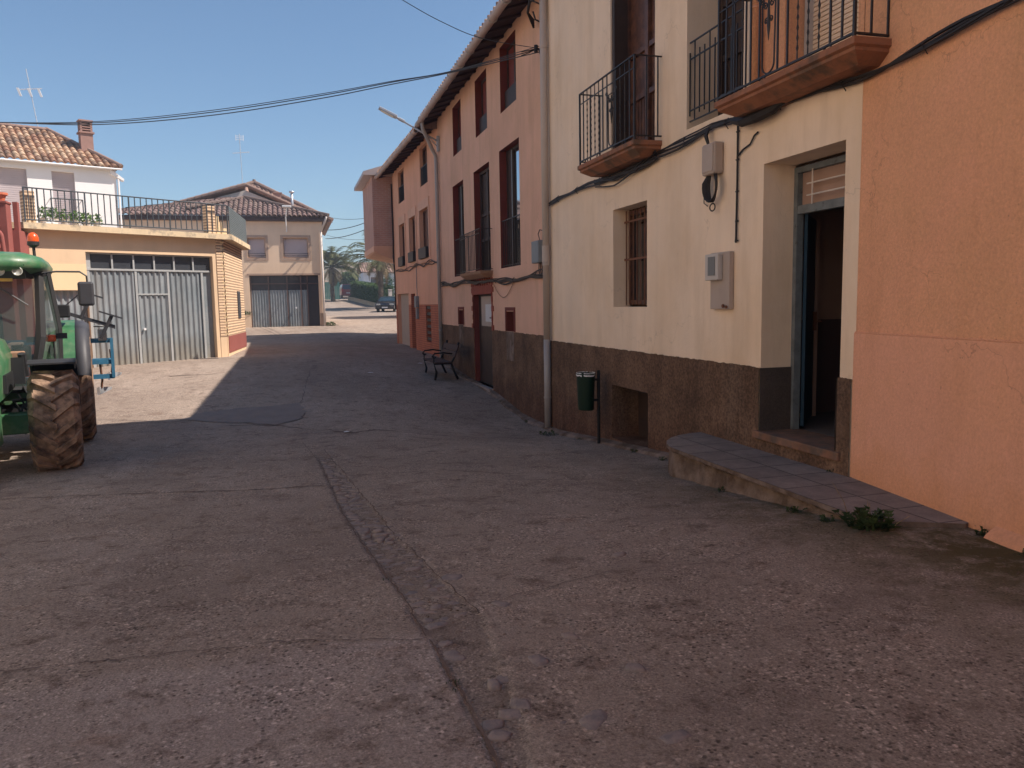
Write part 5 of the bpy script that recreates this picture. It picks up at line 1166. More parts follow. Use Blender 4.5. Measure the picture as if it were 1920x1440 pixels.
mb.bar(FW(1.3, .16, 3.5), FW(2.3, .16, 3.5), .012)
for u in (1.3, 2.3):
    for z in (3.25, 3.98): mb.bar(FW(u, 0, z), FW(u, .16, z), .012)
mb.build('window_guard', 'grey_iron', HW)
mb = MB(); U = Vector((.92, .39, 0)); N_ = Vector((.39, -.92, 0)); V = (-N_*.88+Vector((0, 0, .47))).normalized(); NN = U.cross(V)
tiles(mb, FW(-6, .22, 5.22), U, V, NN, 3.55, lambda v: 0, lambda v: 9.68-.36*v-(.05*v*v if v > 1 else 0), .22, .34, .05)
mb.build('roof', 'tile_ochre', HW)
rf_ = HW.children[-1]
mb = MB(); mb.tube([FW(-6, .22, 5.18), FW(3.68, .22, 5.18)], .035, 6); mb.build('gutter', 'far_whitewash', rf_)
mb = MB(); E0 = FW(3.66, .22, 5.26); E1 = FW(-6+9.68-.36*3.5-.6, -2.9, 6.92)
mb.face([E0, E1, FW(3.66, -3.4, 5.2)]); mb.build('hip_side', 'tile_ochre', rf_)
mb = MB()
for k in range(9):
    p = Vector(E0).lerp(Vector(E1), k/9); q = Vector(E0).lerp(Vector(E1), (k+1.1)/9); mb.tube([p+Vector((0, 0, .03)), q+Vector((0, 0, .05))], [.09, .075], 8)
p0_ = Vector(E1); 
for k in range(24): mb.tube([p0_-U*k*.36+Vector((0, 0, .02)), p0_-U*(k+1.05)*.36+Vector((0, 0, .04))], [.09, .075], 8)
mb.build('ridge_tiles', 'tile_rose', rf_)
mb = MB(); mb.hexa([FW(3.3, .1, 5.0), FW(3.75, .1, 4.78), FW(3.75, -.2, 4.78), FW(3.3, -.2, 5.0), FW(3.3, .1, 5.2), FW(3.75, .1, 4.86), FW(3.75, -.2, 4.86), FW(3.3, -.2, 5.2)]); mb.tube([FW(3.56, .06, 4.9), FW(3.56, .06, 2.2)], .035, 6); mb.build('corner_downpipe', 'far_whitewash', HW)
ch = MB(); c0 = 2.62
ch.fbox(FW, c0, c0+.42, -1.5, -1.08, 5.3, 6.62); ch.fbox(FW, c0-.05, c0+.47, -1.55, -1.03, 6.62, 6.68)
for k in range(4): ch.fbox(FW, c0, c0+.42, -1.5, -1.08, 6.74+k*.09, 6.78+k*.09)
for a_ in (0, .35): ch.fbox(FW, c0+a_, c0+a_+.07, -1.5, -1.08, 6.68, 7.05)
ch.fbox(FW, c0-.03, c0+.45, -1.53, -1.05, 7.06, 7.11); ch.build('chimney', 'chimney_brick', rf_)
def antenna(base, h, label, lean=(0, 0), sc_=1., panels=True):
    a_ = empty('tv_antenna', base, label, 'antenna', 'television antennas on the roofs'); b = Vector(base); t = b+Vector((lean[0], lean[1], h))
    mb = MB(); mb.tube([b, t], .016*sc_, 6)
    for k in range(6): p = b.lerp(t, .25+.12*k); mb.tube([p, p+Vector((0, 0, .03))], .028*sc_, 6)
    mb.build('mast', 'metal_light', a_)
    mb = MB(); c = b.lerp(t, .68); mb.tube([c+Vector((-.35, 0, -.02))*sc_, c+Vector((.4, 0, .06))*sc_], .012*sc_, 5)
    for k in range(9): q = c+Vector((-.33+k*.085, 0, -.02+.008*k))*sc_; mb.tube([q+Vector((0, -.12, 0))*sc_, q+Vector((0, .12, 0))*sc_], .006*sc_, 4)
    if panels:
        for dx in (-.38, -.02, .32):
            q = c+Vector((dx, -.03, -.05)); mb.hexa([q+Vector((x, y, z)) for z in (-.22, .08) for x, y in ((-.03+(-.05 if z > 0 else .05), -.02), (.05+(-.05 if z > 0 else .05), -.02), (.05+(-.05 if z > 0 else .05), .02), (-.03+(-.05 if z > 0 else .05), .02))])
    else:
        mb.build('aerial', 'white_metal', a_); mb = MB(); q = b.lerp(t, .93)
        for dz in (-.1, 0, .1): mb.tube([q+Vector((-.2, 0, dz)), q+Vector((.2, 0, dz))], .012, 4)
        for dx in (-.2, 0, .2): mb.tube([q+Vector((dx, 0, -.16)), q+Vector((dx, 0, .16))], .012, 4)
    mb.build('aerial', 'white_metal', a_)
antenna(FW(1.55, -2.9, 6.8), 2.35, 'tall television antenna with white panels on the white house roof', (-.28, 0))

# ------------------------------------------------------------------ far house closing the street
FF = Fr((0, 41), (1, 0), (0, -1))
FH = empty('far_house', (-2, 41, -1), 'tan two storey house with garage door at the end of the shaded street', 'house')
fg = (-1.85, 1.50, -1.4, 1.59); f1 = (-1.86, -1.0, 2.45, 3.44); f2 = (-.155, 1.065, 2.45, 3.455)
mb = MB(); wall(mb, FF, -8.5, 1.78, -2, 4.45, [fg, f1, f2]); mb.face([(1.78, 41, -2), (1.78, 50, -2), (1.78, 50, 4.45), (1.78, 41, 4.45)])
for o in (fg, f1, f2): reveal(mb, FF, o, .22)
mb.build('wall', 'far_render', FH)
mb = MB()
for o in (f1, f2): frame_(mb, FF, o[0]-.12, o[1]+.12, o[2]-.12, o[3]+.13, .003, .02, .115)
mb.fbox(FF, fg[0]-.1, fg[1]+.1, .003, .02, 1.59, 1.68); mb.fbox(FF, -8.5, 1.80, .003, .04, 4.24, 4.27); mb.build('trim', 'far_trim', FH)
for o in (f1, f2):
    mb = MB(); mb.fbox(FF, o[0], o[1], -.22, -.20, o[2], o[3]); wd = mb.build('window', 'blind_lilac', FH)
    mb = MB(); frame_(mb, FF, o[0], o[1], o[2], o[3], -.19, -.14, .05); mb.build('frame', 'far_trim', wd)
    mb = MB(); mb.bar(FF(o[0], -.1, o[2]+.22), FF(o[1], -.1, o[2]+.22), .01); mb.bar(FF(o[0], -.1, o[2]+.12), FF(o[1], -.1, o[2]+.12), .01); mb.build('bar', 'grey_iron', wd)
mb = MB(); corrug(mb, FF, -1.8, .92, -1.4, .85, -.16, .13, .02); gd_ = mb.build('garage_door', 'galvanised', FH)
mb = MB()
for u in (-1.8, -.95, -.05, .62, .95): mb.fbox(FF, u-.03, u+.03, -.15, -.12, -1.4, 1.55)
mb.fbox(FF, -1.85, 1.5, -.15, -.12, 1.15, 1.2); mb.build('door_frame', 'rail_brown', gd_)
mb = MB(); mb.fbox(FF, -1.85, 1.5, -.22, -.20, .8, 1.59); mb.fbox(FF, .98, 1.5, -.2, -.18, -1.4, .8); mb.build('upper_panel_or_shade', 'tractor_grey', gd_)  # upper dark sheet stands in for the shade at the top of the doorway
mb = MB(); mb.tube([(.35, 40.9, -.05), (.35, 41.1, -.05)], .05, 8); mb.build('lock', 'white_metal', gd_)
mb = MB(); apx = Vector((-2.05, 44.0, 5.75)); cR = Vector((2.12, 40.76, 4.50)); cL = Vector((-8.9, 40.76, 4.50))
V = Vector((0, 3.24, 1.25)); Lv = V.length; V.normalize(); U = Vector((1, 0, 0))
tiles(mb, cL, U, V, U.cross(V), Lv, lambda v: (6.85)*v/Lv*.9, lambda v: 11.02-(4.17)*v/Lv, .24, .42, .05)
rf_ = mb.build('roof', 'tile_dark', FH)
mb = MB(); mb.face([cR, (2.12, 50, 4.5), (-2.05, 46.5, 5.75), apx]); mb.build('side_slope', 'tile_rose', rf_)
mb = MB(); mb.box(-8.9, 2.1, 40.78, 40.995, 4.28, 4.47); mb.box(1.79, 2.1, 41, 50, 4.28, 4.47); mb.build('eave_soffit', 'soffit_wood', FH)
mb = MB()
for k in range(16): p = cR.lerp(apx, k/16); q = cR.lerp(apx, (k+1.1)/16); mb.tube([p+Vector((0, 0, .07)), q+Vector((0, 0, .09))], [.10, .08], 7)
q0 = Vector((-5.6, 41.9, 5.0))
for k in range(12): p = Vector((-4.6, 41.2, 4.85)).lerp(apx, k/12); q = Vector((-4.6, 41.2, 4.85)).lerp(apx, (k+1.1)/12); mb.tube([p+Vector((0, 0, .05)), q+Vector((0, 0, .07))], [.10, .08], 7)
mb.build('hip_tiles', 'tile_dark', rf_)
mb = MB(); mb.tube([(1.72, 40.93, 3.75), (1.72, 40.93, -1.2)], .05, 8); mb.tube([(2.0, 40.45, 4.45), (1.9, 40.6, 4.2), (1.72, 40.93, 3.75)], .045, 8); mb.build('downpipe', 'white_plaster', FH, True)
mb = MB(); mb.fbox(FF, 1.52, 1.80, .0, .02, -1.6, -.35); mb.build('plinth_patch', 'far_trim', FH)
# higher roofs behind
BH = empty('back_house', (-2, 48, -1), 'larger house with rose tiled gable and hipped roofs rising behind the tan house', 'house')
mb = MB(); mb.box(-9.4, 1.75, 46.2, 60, -2, 4.55); mb.face([(-9.2, 46, 4.45), (-2.05, 46, 6.45), (1.9, 46, 4.9), (1.75, 46, 4.45)]); mb.build('wall', 'white_plaster', BH)
mb = MB()
Vr = Vector((-3.9, 0, 1.75)); Lr = Vr.length; Vr.normalize(); Uy = Vector((0, 1, 0))
tiles(mb, (2.0, 45.8, 4.85), Uy, Vr, Uy.cross(Vr)*(-1 if Uy.cross(Vr).z < 0 else 1), Lr, lambda v: 0, lambda v: 7, .26, .45, .05)
Vl = Vector((7.3, 0, 2.2)); Ll = Vl.length; Vl.normalize()
tiles(mb, (-9.4, 45.8, 4.4), Uy, Vl, Vector((-.29, 0, .95)), Ll, lambda v: 0, lambda v: 7, .26, .45, .05)
for a_, b__ in (((2.0, 45.7, 4.95), (-1.95, 45.7, 6.72)), ((-9.4, 45.7, 4.5), (-2.05, 45.7, 6.72))):
    a_, b__ = Vector(a_), Vector(b__); n = int((b__-a_).length/.38)
    for k in range(n): mb.tube([a_.lerp(b__, k/n), a_.lerp(b__, (k+1.08)/n)], [.11, .09], 7)
mb.build('gable_roof', 'tile_rose', BH)
mb = MB(); ap = Vector((-1.75, 52, 7.75)); A1, A2, A3 = Vector((2.8, 49.5, 5.2)), Vector((-8.2, 49.5, 5.1)), Vector((2.8, 60, 5.2))
Vh = Vector((0, 2.5, 2.6)); Lh = Vh.length; Vh.normalize()
tiles(mb, A2, Vector((1, 0, 0)), Vh, Vector((1, 0, 0)).cross(Vh), Lh, lambda v: 6.45*v/Lh, lambda v: 11.0-4.55*v/Lh, .26, .4, .05)
mb.face([A1, ap, (-1.75, 58, 7.75), A3]); mb.face([A2, ap, (-1.75, 58, 7.75), (-8.2, 60, 5.1)])
for q in (A1, A2):
    for k in range(16): mb.tube([q.lerp(ap, k/16)+Vector((0, 0, .06)), q.lerp(ap, (k+1.08)/16)+Vector((0, 0, .08))], [.13, .1], 7)
mb.tube([ap, ap+Vector((0, 0, .22))], [.12, .1], 7)
mb.build('upper_roof', 'tile_rose', BH)
mb = MB(); mb.tube([(.42, 45.3, 5.2), (.42, 45.3, 6.25)], .07, 8); mb.tube([(.42, 45.3, 6.28), (.42, 45.3, 6.36)], .14, 8); mb.build('flue', 'metal_light', BH, True)
mb = MB(); mb.box(-.55, -.15, 47.3, 47.6, 5.9, 6.5); mb.box(-.6, -.1, 47.25, 47.65, 6.5, 6.56); mb.build('chimney', 'chimney_brick', BH)
antenna((-2.2, 47, 6.4), 3.3, 'thin tall television antenna above the rose tiled roofs', (-.05, 0), 1.2, False)
mb = MB(); mb.box(-14, -8.0, 52, 60, -2, 4.7); tag(mb.build('low_building', 'far_trim', origin=(-11, 55, -1)), 'low pinkish building glimpsed through the terrace railing', 'building')
l2 = empty('street_lamp', (.1, 40.9, 4.0), 'small white street lamp on the front of the tan house', 'street lamp')
mb = MB(); mb.tube([(.05, 41, 3.75), (.03, 40.6, 4.4), (.10, 40.2, 4.85)], .03, 6); mb.build('arm', 'white_metal', l2)
mb = MB(); mb.box(-.12, .32, 39.9, 40.25, 4.84, 4.92); mb.build('lamp_head', 'white_metal', l2, bevel=.02)
# wires between the far house and the bay house
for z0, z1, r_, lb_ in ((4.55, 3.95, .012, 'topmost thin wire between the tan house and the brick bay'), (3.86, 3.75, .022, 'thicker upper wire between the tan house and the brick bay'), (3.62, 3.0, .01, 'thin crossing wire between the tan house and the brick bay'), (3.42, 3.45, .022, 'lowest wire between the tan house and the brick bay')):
    cable(sag((1.95, 41, z0), (3.5, 36.2, z1), .10, 12), r_, lb_, 5, 'cable_hazed', 'wires between the far houses')
weed('weed', 2.05, 41.2, g(2.05, 41.2), 60, .35, 'grey green tuft at the right corner of the tan house', 'weed', 5, 3)
weed('weed', -2.15, 40.7, -.9+.55, 70, .3, 'small green bush left of the far garage door', 'weed', 6, 3)

# ------------------------------------------------------------------ distance
def palm(x, y, h, L_, nf, label, seed, dry=8):
    z = g(x, y); o = empty('palm_tree', (x, y, z), label, 'palm tree', 'palm trees at the end of the street'); rnd = random.Random(seed); mb = MB(); pts, rr = [], []
    for k in range(14): pts.append((x+.03*math.sin(k), y, z-.3+(h+.2)*k/13)); rr.append(.26-.06*k/13+(.05 if k % 2 else 0)+(.12 if k > 10 else 0))
    mb.tube(pts, rr, 10); mb.build('trunk', 'trunk_palm', o)
    def fr_(mb, n, lo, hi, LL):
        for i in range(n):
            az = rnd.uniform(0, 6.28); el = rnd.uniform(lo, hi); l = LL*rnd.uniform(.8, 1.1); c = Vector((x, y, z+h)); dirh = Vector((math.cos(az), math.sin(az), 0)); side = Vector((-math.sin(az), math.cos(az), 0)); P_ = []
            for k in range(15):
                t = k/14; e = el-1.9*t*t*(.6+.5*max(el, 0)); P_.append(c.copy()); c = c+(dirh*math.cos(e)+Vector((0, 0, math.sin(e))))*l/14
            mb.tube(P_, [.035*(1-k/15)+.006 for k in range(15)], 4, False)
            for k in range(2, 15):
                for sub in (0, .5):
                    p = P_[k] if sub == 0 or k == 14 else P_[k].lerp(P_[k+1], .5); tg = (P_[min(k+1, 14)]-P_[k-1]).normalized(); w_ = l*.15*math.sin(math.pi*min(.96, (k+1)/16.))+.04
                    for s_ in (-1, 1):
                        tip = p+side*s_*w_+tg*w_*.75+Vector((0, 0, -w_*rnd.uniform(.1, .55))); mb.face([p-tg*.06, p+tg*.06, tip])
    mb = MB(); fr_(mb, nf, -.1, 1.35, L_); mb.build('fronds', 'leaf_palm', o)
    mb = MB(); fr_(mb, dry, -1.2, -.2, L_*.6); mb.build('dry_fronds', 'frond_dry', o)
palm(8.85, 78, 5.0, 4.6, 60, 'larger palm tree with arching fronds beside the brick bay', 3)
palm(5.05, 95, 4.0, 3.9, 56, 'smaller palm tree beside the corner of the tan house', 8)
def hedge(x0, y0, x1, y1, w_, h, label, seed):
    rnd = random.Random(seed); mb = MB(); L_ = math.hypot(x1-x0, y1-y0); ux, uy = (x1-x0)/L_, (y1-y0)/L_; o = empty('hedge', (x0, y0, g(x0, y0)), label, 'hedge', 'hedges along the garden')
    fr = Fr((x0, y0), (ux, uy), (uy, -ux)); zz = min(g(x0, y0), g(x1, y1)); c = MB()
    c.hexa([fr(.1, .1, zz), fr(L_-.1, .1, zz), fr(L_-.1, w_-.1, zz), fr(.1, w_-.1, zz), fr(.1, .1, g(x0, y0)+h-.1), fr(L_-.1, .1, g(x1, y1)+h-.1), fr(L_-.1, w_-.1, g(x1, y1)+h-.1), fr(.1, w_-.1, g(x0, y0)+h-.1)]); c.build('core', 'leaf_hedge', o)
    for i in range(9000):
        f = rnd.random(); a_, b__ = rnd.random(), rnd.random(); u = a_*L_; zb = g(x0, y0)*(1-a_)+g(x1, y1)*a_
        if f < .4: p = fr(u, w_, zb+.2+b__*(h-.2))
        elif f < .6: p = fr(u, 0, zb+.2+b__*(h-.2))
        elif f < .8: p = fr(u, b__*w_, zb+h)
        else: p = fr(rnd.choice((0, L_)), b__*w_, zb+.2+a_*(h-.2))
        p = Vector(p)+Vector((rnd.uniform(-1, 1), rnd.uniform(-1, 1), rnd.uniform(-1, 1)))*.12; d1 = Vector((rnd.uniform(-1, 1), rnd.uniform(-1, 1), rnd.uniform(-1, 1))).normalized(); d2 = d1.orthogonal().normalized(); s_ = rnd.uniform(.05, .12)
        mb.face([p-d1*s_, p+d2*s_*.6, p+d1*s_, p-d2*s_*.6])
    mb.build('foliage', 'leaf_hedge', o)
hedge(9.5, 82.5, 7.3, 97, 1.2, 2.2, 'long clipped green hedge behind the black car', 1)
hedge(11.0, 81.5, 14, 82.5, 1.2, 2.0, 'short piece of green hedge right of the pale gate pillar', 2)
mb = MB()
for i in range(30):
    t0, t1 = i/30, (i+1)/30; q = lambda t: (9.3-2.2*t, 81.9+15.0*t)
    a_, b__ = q(t0), q(t1); z_ = g(*a_); mb.box(min(a_[0], b__[0])-.15, max(a_[0], b__[0])+.12, a_[1], b__[1]-.05, z_-.3, z_+.42)
tag(mb.build('low_wall', 'garage_render', origin=(8.3, 89, 0)), 'low tan block wall at the foot of the long hedge', 'wall')
mb = MB(); mb.box(9.9, 10.25, 80.6, 80.9, -.6, 1.55); mb.box(9.86, 10.29, 80.56, 80.94, 1.55, 1.62); tag(mb.build('gate_pillar', 'white_plaster', origin=(10, 80.7, -.3), bevel=.02), 'pale gate pillar between the two hedges', 'pillar')
mb = MB()
for k in range(8): mb.box(10.3+k*.13, 10.35+k*.13, 80.7, 80.75, -.4, 1.5)
mb.box(10.26, 11.3, 80.72, 80.74, 1.2, 1.28); mb.box(10.26, 11.3, 80.72, 80.74, 0, .08); tag(mb.build('garden_gate', 'screen_mesh', origin=(10.8, 80.7, -.3)), 'grey barred garden gate beside the pale pillar', 'gate')
def simple_house(name, x0, x1, y0, y1, z1, label, wins=(), m='far_whitewash', rz=1.4):
    z0 = g((x0+x1)/2, y0)-1; o = empty(name, ((x0+x1)/2, y0, z0+1), label, 'house'); fr = Fr((0, y0), (1, 0), (0, -1)); mb = MB(); wall(mb, fr, x0, x1, z0, z1, wins)
    for w_ in wins: reveal(mb, fr, w_, .15)
    for x in (x0, x1): mb.face([(x, y0, z0), (x, y1, z0), (x, y1, z1), (x, y0, z1)])
    mb.face([(x0, y1, z0), (x1, y1, z0), (x1, y1, z1), (x0, y1, z1)]); mb.build('wall', m, o)
    for w_ in wins: mb = MB(); mb.fbox(fr, w_[0], w_[1], -.18, -.15, w_[2], w_[3]); mb.build('window', 'window_glass', o)
    mb = MB(); U = Vector((1, 0, 0)); dy = (y1-y0)/2+.4; V = Vector((0, dy, rz)); Lv = V.length; V.normalize()
    tiles(mb, (x0-.3, y0-.4, z1), U, V, U.cross(V), Lv, lambda v: 0, lambda v: x1-x0+.6, .3, .5, .05)
    mb.face([(x0-.3, y1+.4, z1), (x1+.3, y1+.4, z1), (x1+.3, y0-.4+dy, z1+rz), (x0-.3, y0-.4+dy, z1+rz)]); mb.build('roof', 'tile_rose', o); return o
simple_house('garden_house', 9.3, 13.5, 101, 108, 4.2, 'pale house with dark windows glimpsed behind the long hedge', [(10.2, 11.1, 2.2, 3.6), (12, 12.8, 2.2, 3.6)])
simple_house('white_annex', 11.15, 15, 88, 94, 3.6, 'plain white wall glimpsed right of the larger palm')
simple_house('terrace_cottage', 7.75, 12, 49.5, 55.5, 4.4, 'low white cottage hidden behind the brick bay whose shadow crosses the street', rz=1.1)
mb = MB()
for k in range(26): mb.box(1.0+k*.2, 1.18+k*.2, 100, 100.04, .4, 3.0)
tag(mb.build('green_fence', 'teal_fence', origin=(3.5, 100, .7)), 'blue green board fence behind the smaller palm', 'fence')
mb = MB(); nX, nY = 70, 14; ids = []
for j in range(nY):
    for i in range(nX):
        x, y = -140+i*6, 150+j*14; t = j/(nY-1); h = 2+13*min(1, t*1.6)+3*mnoise.fractal(Vector((x*.02, y*.02, 1)), 1, 2, 4)*(t+.2)-max(0, -x*.02-.6)*5*t
        ids.append(mb.P((x, y, max(h, 1.2))))
for j in range(nY-1):
    for i in range(nX-1): a_ = j*nX+i; mb.idx([ids[a_], ids[a_+1], ids[a_+1+nX], ids[a_+nX]])
tag(mb.build('hill', 'hill_scrub', smooth=True), 'dry brown hillside beyond the village', None, None, 'structure')
tr_ = empty('garden_tree', (8.2, 112, 1.2), 'dark leafy tree behind the parked red van', 'tree')
mb = MB(); rnd = random.Random(2)
for c in ((8.2, 112, 4.0), (9.4, 112, 3.6), (7.4, 112.5, 3.2), (10.2, 111, 3.0)): leaves(mb, c, (1.1, 1.1, .9), 500, .32, rnd)
mb.build('crown', 'leaf_hedge', tr_); mb = MB(); mb.tube([(8.2, 112, 1), (8.3, 112, 2.4), (8.1, 112, 3.8)], [.18, .14, .05], 7); mb.tube([(8.3, 112, 2.4), (9.3, 112, 3.5)], [.1, .03], 6); mb.build('trunk', 'trunk_palm', tr_)

def vehicle(name, x, y, yaw, L_, W_, H_, m, label, cat, van=False):
    z = g(x, y); o = empty(name, (x, y, z), label, cat); c, s_ = math.cos(yaw), math.sin(yaw)
    xf = lambda p: (x+p[0]*c-p[1]*s_, y+p[0]*s_+p[1]*c, z+p[2])     # local x lateral, y forward
    h = W_/2; hl = L_/2
    if van: prof = [(-hl, .35), (-hl, 1.0), (-hl+.08, H_*.62), (-hl+.3, H_-.03), (-hl+1.0, H_), (hl-1.7, H_-.05), (hl-.95, H_*.66), (hl-.15, H_*.52), (hl, .55), (hl-.02, .3)]
    else: prof = [(-hl, .35), (-hl, .85), (-hl+.15, .95), (-hl+.6, H_-.05), (-hl+1.5, H_), (hl-1.9, H_-.06), (hl-1.15, .98), (hl-.15, .78), (hl, .55), (hl-.02, .28)]
    belt = .95 if not van else 1.05
    mb = MB(xf); ring = lambda sgn: [(sgn*(h-.02-(max(0, z_-belt)*.28)), y_, z_) for y_, z_ in prof]
    A_, B_ = ring(-1), ring(1); n = len(prof)
    for k in range(n): mb.face([A_[k], A_[(k+1) % n], B_[(k+1) % n], B_[k]])
    mb.face(A_); mb.face(B_); mb.build('body', m, o, bevel=.05)
    mb = MB(xf); e = .012
    def gl(y0, y1, y2, y3, z0, z1):
        for sg in (-1, 1):
            xx = lambda z_: sg*(h-.02-max(0, z_-belt)*.28+e); mb.face([(xx(z0), y0, z0), (xx(z0), y1, z0), (xx(z1), y2, z1), (xx(z1), y3, z1)])
    zt = H_-.13
    if van: gl(-hl+.25, hl-1.15, hl-1.75, -hl+.45, belt+.02, zt)
    else: gl(-hl+.55, hl-1.35, hl-1.95, -hl+.85, belt+.02, zt)
    def cross(y0, z0, y1, z1, off):
        w0, w1 = h-.1-max(0, z0-belt)*.28, h-.12-max(0, z1-belt)*.28; mb.face([(-w0, y0+off, z0), (w0, y0+off, z0), (w1, y1+off, z1), (-w1, y1+off, z1)])
    if van: cross(hl-1.0, H_*.68, hl-1.62, H_-.1, .03); cross(-hl+.06, H_*.62, -hl+.27, H_-.1, -.03)
    else: cross(hl-1.2, 1.0, hl-1.83, H_-.1, .03); cross(-hl+.2, .98, -hl+.55, H_-.12, -.03)
    build_each(mb, 'window', 'car_glass', o)
    for sx_ in (-1, 1):
        for yy in (-hl+.75, hl-.8):
            mb = MB(xf); cxx = sx_*(h-.12); R_ = .31
            pr = [(-.1, .0), (-.1, R_*.6), (-.1, R_), (.1, R_), (.12, R_*.62), (.08, R_*.55), (.09, 0)]
            n = 20; rg = [[mb.P((cxx+sx_*a_, yy+math.cos(2*math.pi*k/n)*r_, R_+math.sin(2*math.pi*k/n)*r_)) for k in range(n)] for a_, r_ in pr]
            for i_, (a_, b__) in enumerate(zip(rg, rg[1:])):
                mb.mi = 1 if i_ >= 4 else 0
                for k in range(n): mb.idx([a_[k], a_[(k+1) % n], b__[(k+1) % n], b__[k]])
            mb.build('wheel', ['car_trim', 'metal_light'], o)
        mb = MB(xf); mb.box(*sorted((sx_*(h-.45), sx_*(h-.1))), hl-.12, hl-.0, .6, .74); mb.build('headlight', 'lamp_glass', o, bevel=.02)
        mb = MB(xf); mb.box(*sorted((sx_*(h-.28), sx_*(h-.05))), -hl-.01, -hl+.1, .8, 1.15 if van else .98); mb.build('tail_light', 'tail_red', o, bevel=.02)
        mb = MB(xf); mb.box(*sorted((sx_*(h-.02), sx_*(h+.16))), hl-1.6, hl-1.48, .95, 1.08); mb.build('wing_mirror', 'car_trim', o, bevel=.02)
    mb = MB(xf); mb.box(-h+.05, h-.05, hl-.1, hl+.03, .25, .42); mb.box(-h+.05, h-.05, -hl-.04, -hl+.1, .3, .5); build_each(mb, 'bumper', m if van else 'car_trim', o, bevel=.03)
    mb = MB(xf); mb.box(-.26, .26, hl+.031, hl+.04, .36, .46); mb.box(-.26, .26, -hl-.05, -hl-.041, .55, .66); build_each(mb, 'number_plate', 'white_metal', o)
    if not van: mb = MB(xf); mb.box(-.5, .5, hl-.02, hl+.012, .5, .62); mb.build('grille', 'car_trim', o)
    return o
vehicle('parked_car', 8.75, 71.5, math.pi-.28+.0, 4.2, 1.72, 1.43, 'car_black', 'black hatchback parked facing the camera near the hedge', 'car')
vehicle('parked_van', 7.45, 106.5, R(3), 4.3, 1.75, 1.78, 'car_red', 'dark red people carrier seen from behind, parked far up the street', 'van', True)

for nm, y0_, y1_, z1_, lb_ in (('unseen_bounce_house', -16, -5, 8.4, 'tall unseen cream house added on the opposite side of the street to bounce sunlight'), ('unseen_bounce_house', -4.6, 5, 8.0, 'unseen cream house with two window rows opposite, nearer the tractor, added to bounce sunlight'), ('unseen_bounce_house', 5.3, 14.5, 7.0, 'low unseen cream house on the opposite side, behind the tractor, added to bounce sunlight')):  # unseen houses, added to bounce warm sunlight onto the shaded facades
    o = empty(nm, (-8.3, (y0_+y1_)/2, -1.8), lb_, 'house', 'unseen houses added across the street to bounce sunlight'); fr = Fr((-8.3, 0), (0, 1), (1, 0)); ws = [(y0_+1.4+k*2.6, y0_+2.5+k*2.6, z_, z_+1.4) for k in range(int((y1_-y0_-1)/2.6)) for z_ in (-.4, 2.4)]
    mb = MB(); wall(mb, fr, y0_, y1_, -3, z1_, ws)
    for w_ in ws: reveal(mb, fr, w_, .15)
    for y_ in (y0_, y1_): mb.face([(-8.3, y_, -3), (-17, y_, -3), (-17, y_, z1_), (-12.6, y_, z1_+1.6), (-8.3, y_, z1_)])
    mb.face([(-17, y0_, -3), (-17, y1_, -3), (-17, y1_, z1_), (-17, y0_, z1_)]); mb.build('wall', 'bounce_plaster', o)
    for w_ in ws: mb = MB(); mb.fbox(fr, w_[0], w_[1], -.18, -.15, w_[2], w_[3]); mb.build('window', 'brown_wood', o)
    mb = MB(); tiles(mb, (-8.0, y0_-.1, z1_), (0, 1, 0), Vector((-.93, 0, .36)).normalized(), Vector((.36, 0, .93)).normalized(), 4.6, lambda v: 0, lambda v: y1_-y0_+.2); mb.face([(-17.3, y0_, z1_), (-17.3, y1_, z1_), (-12.3, y1_, z1_+1.66), (-12.3, y0_, z1_+1.66)]); mb.build('roof', 'tile_ochre', o)
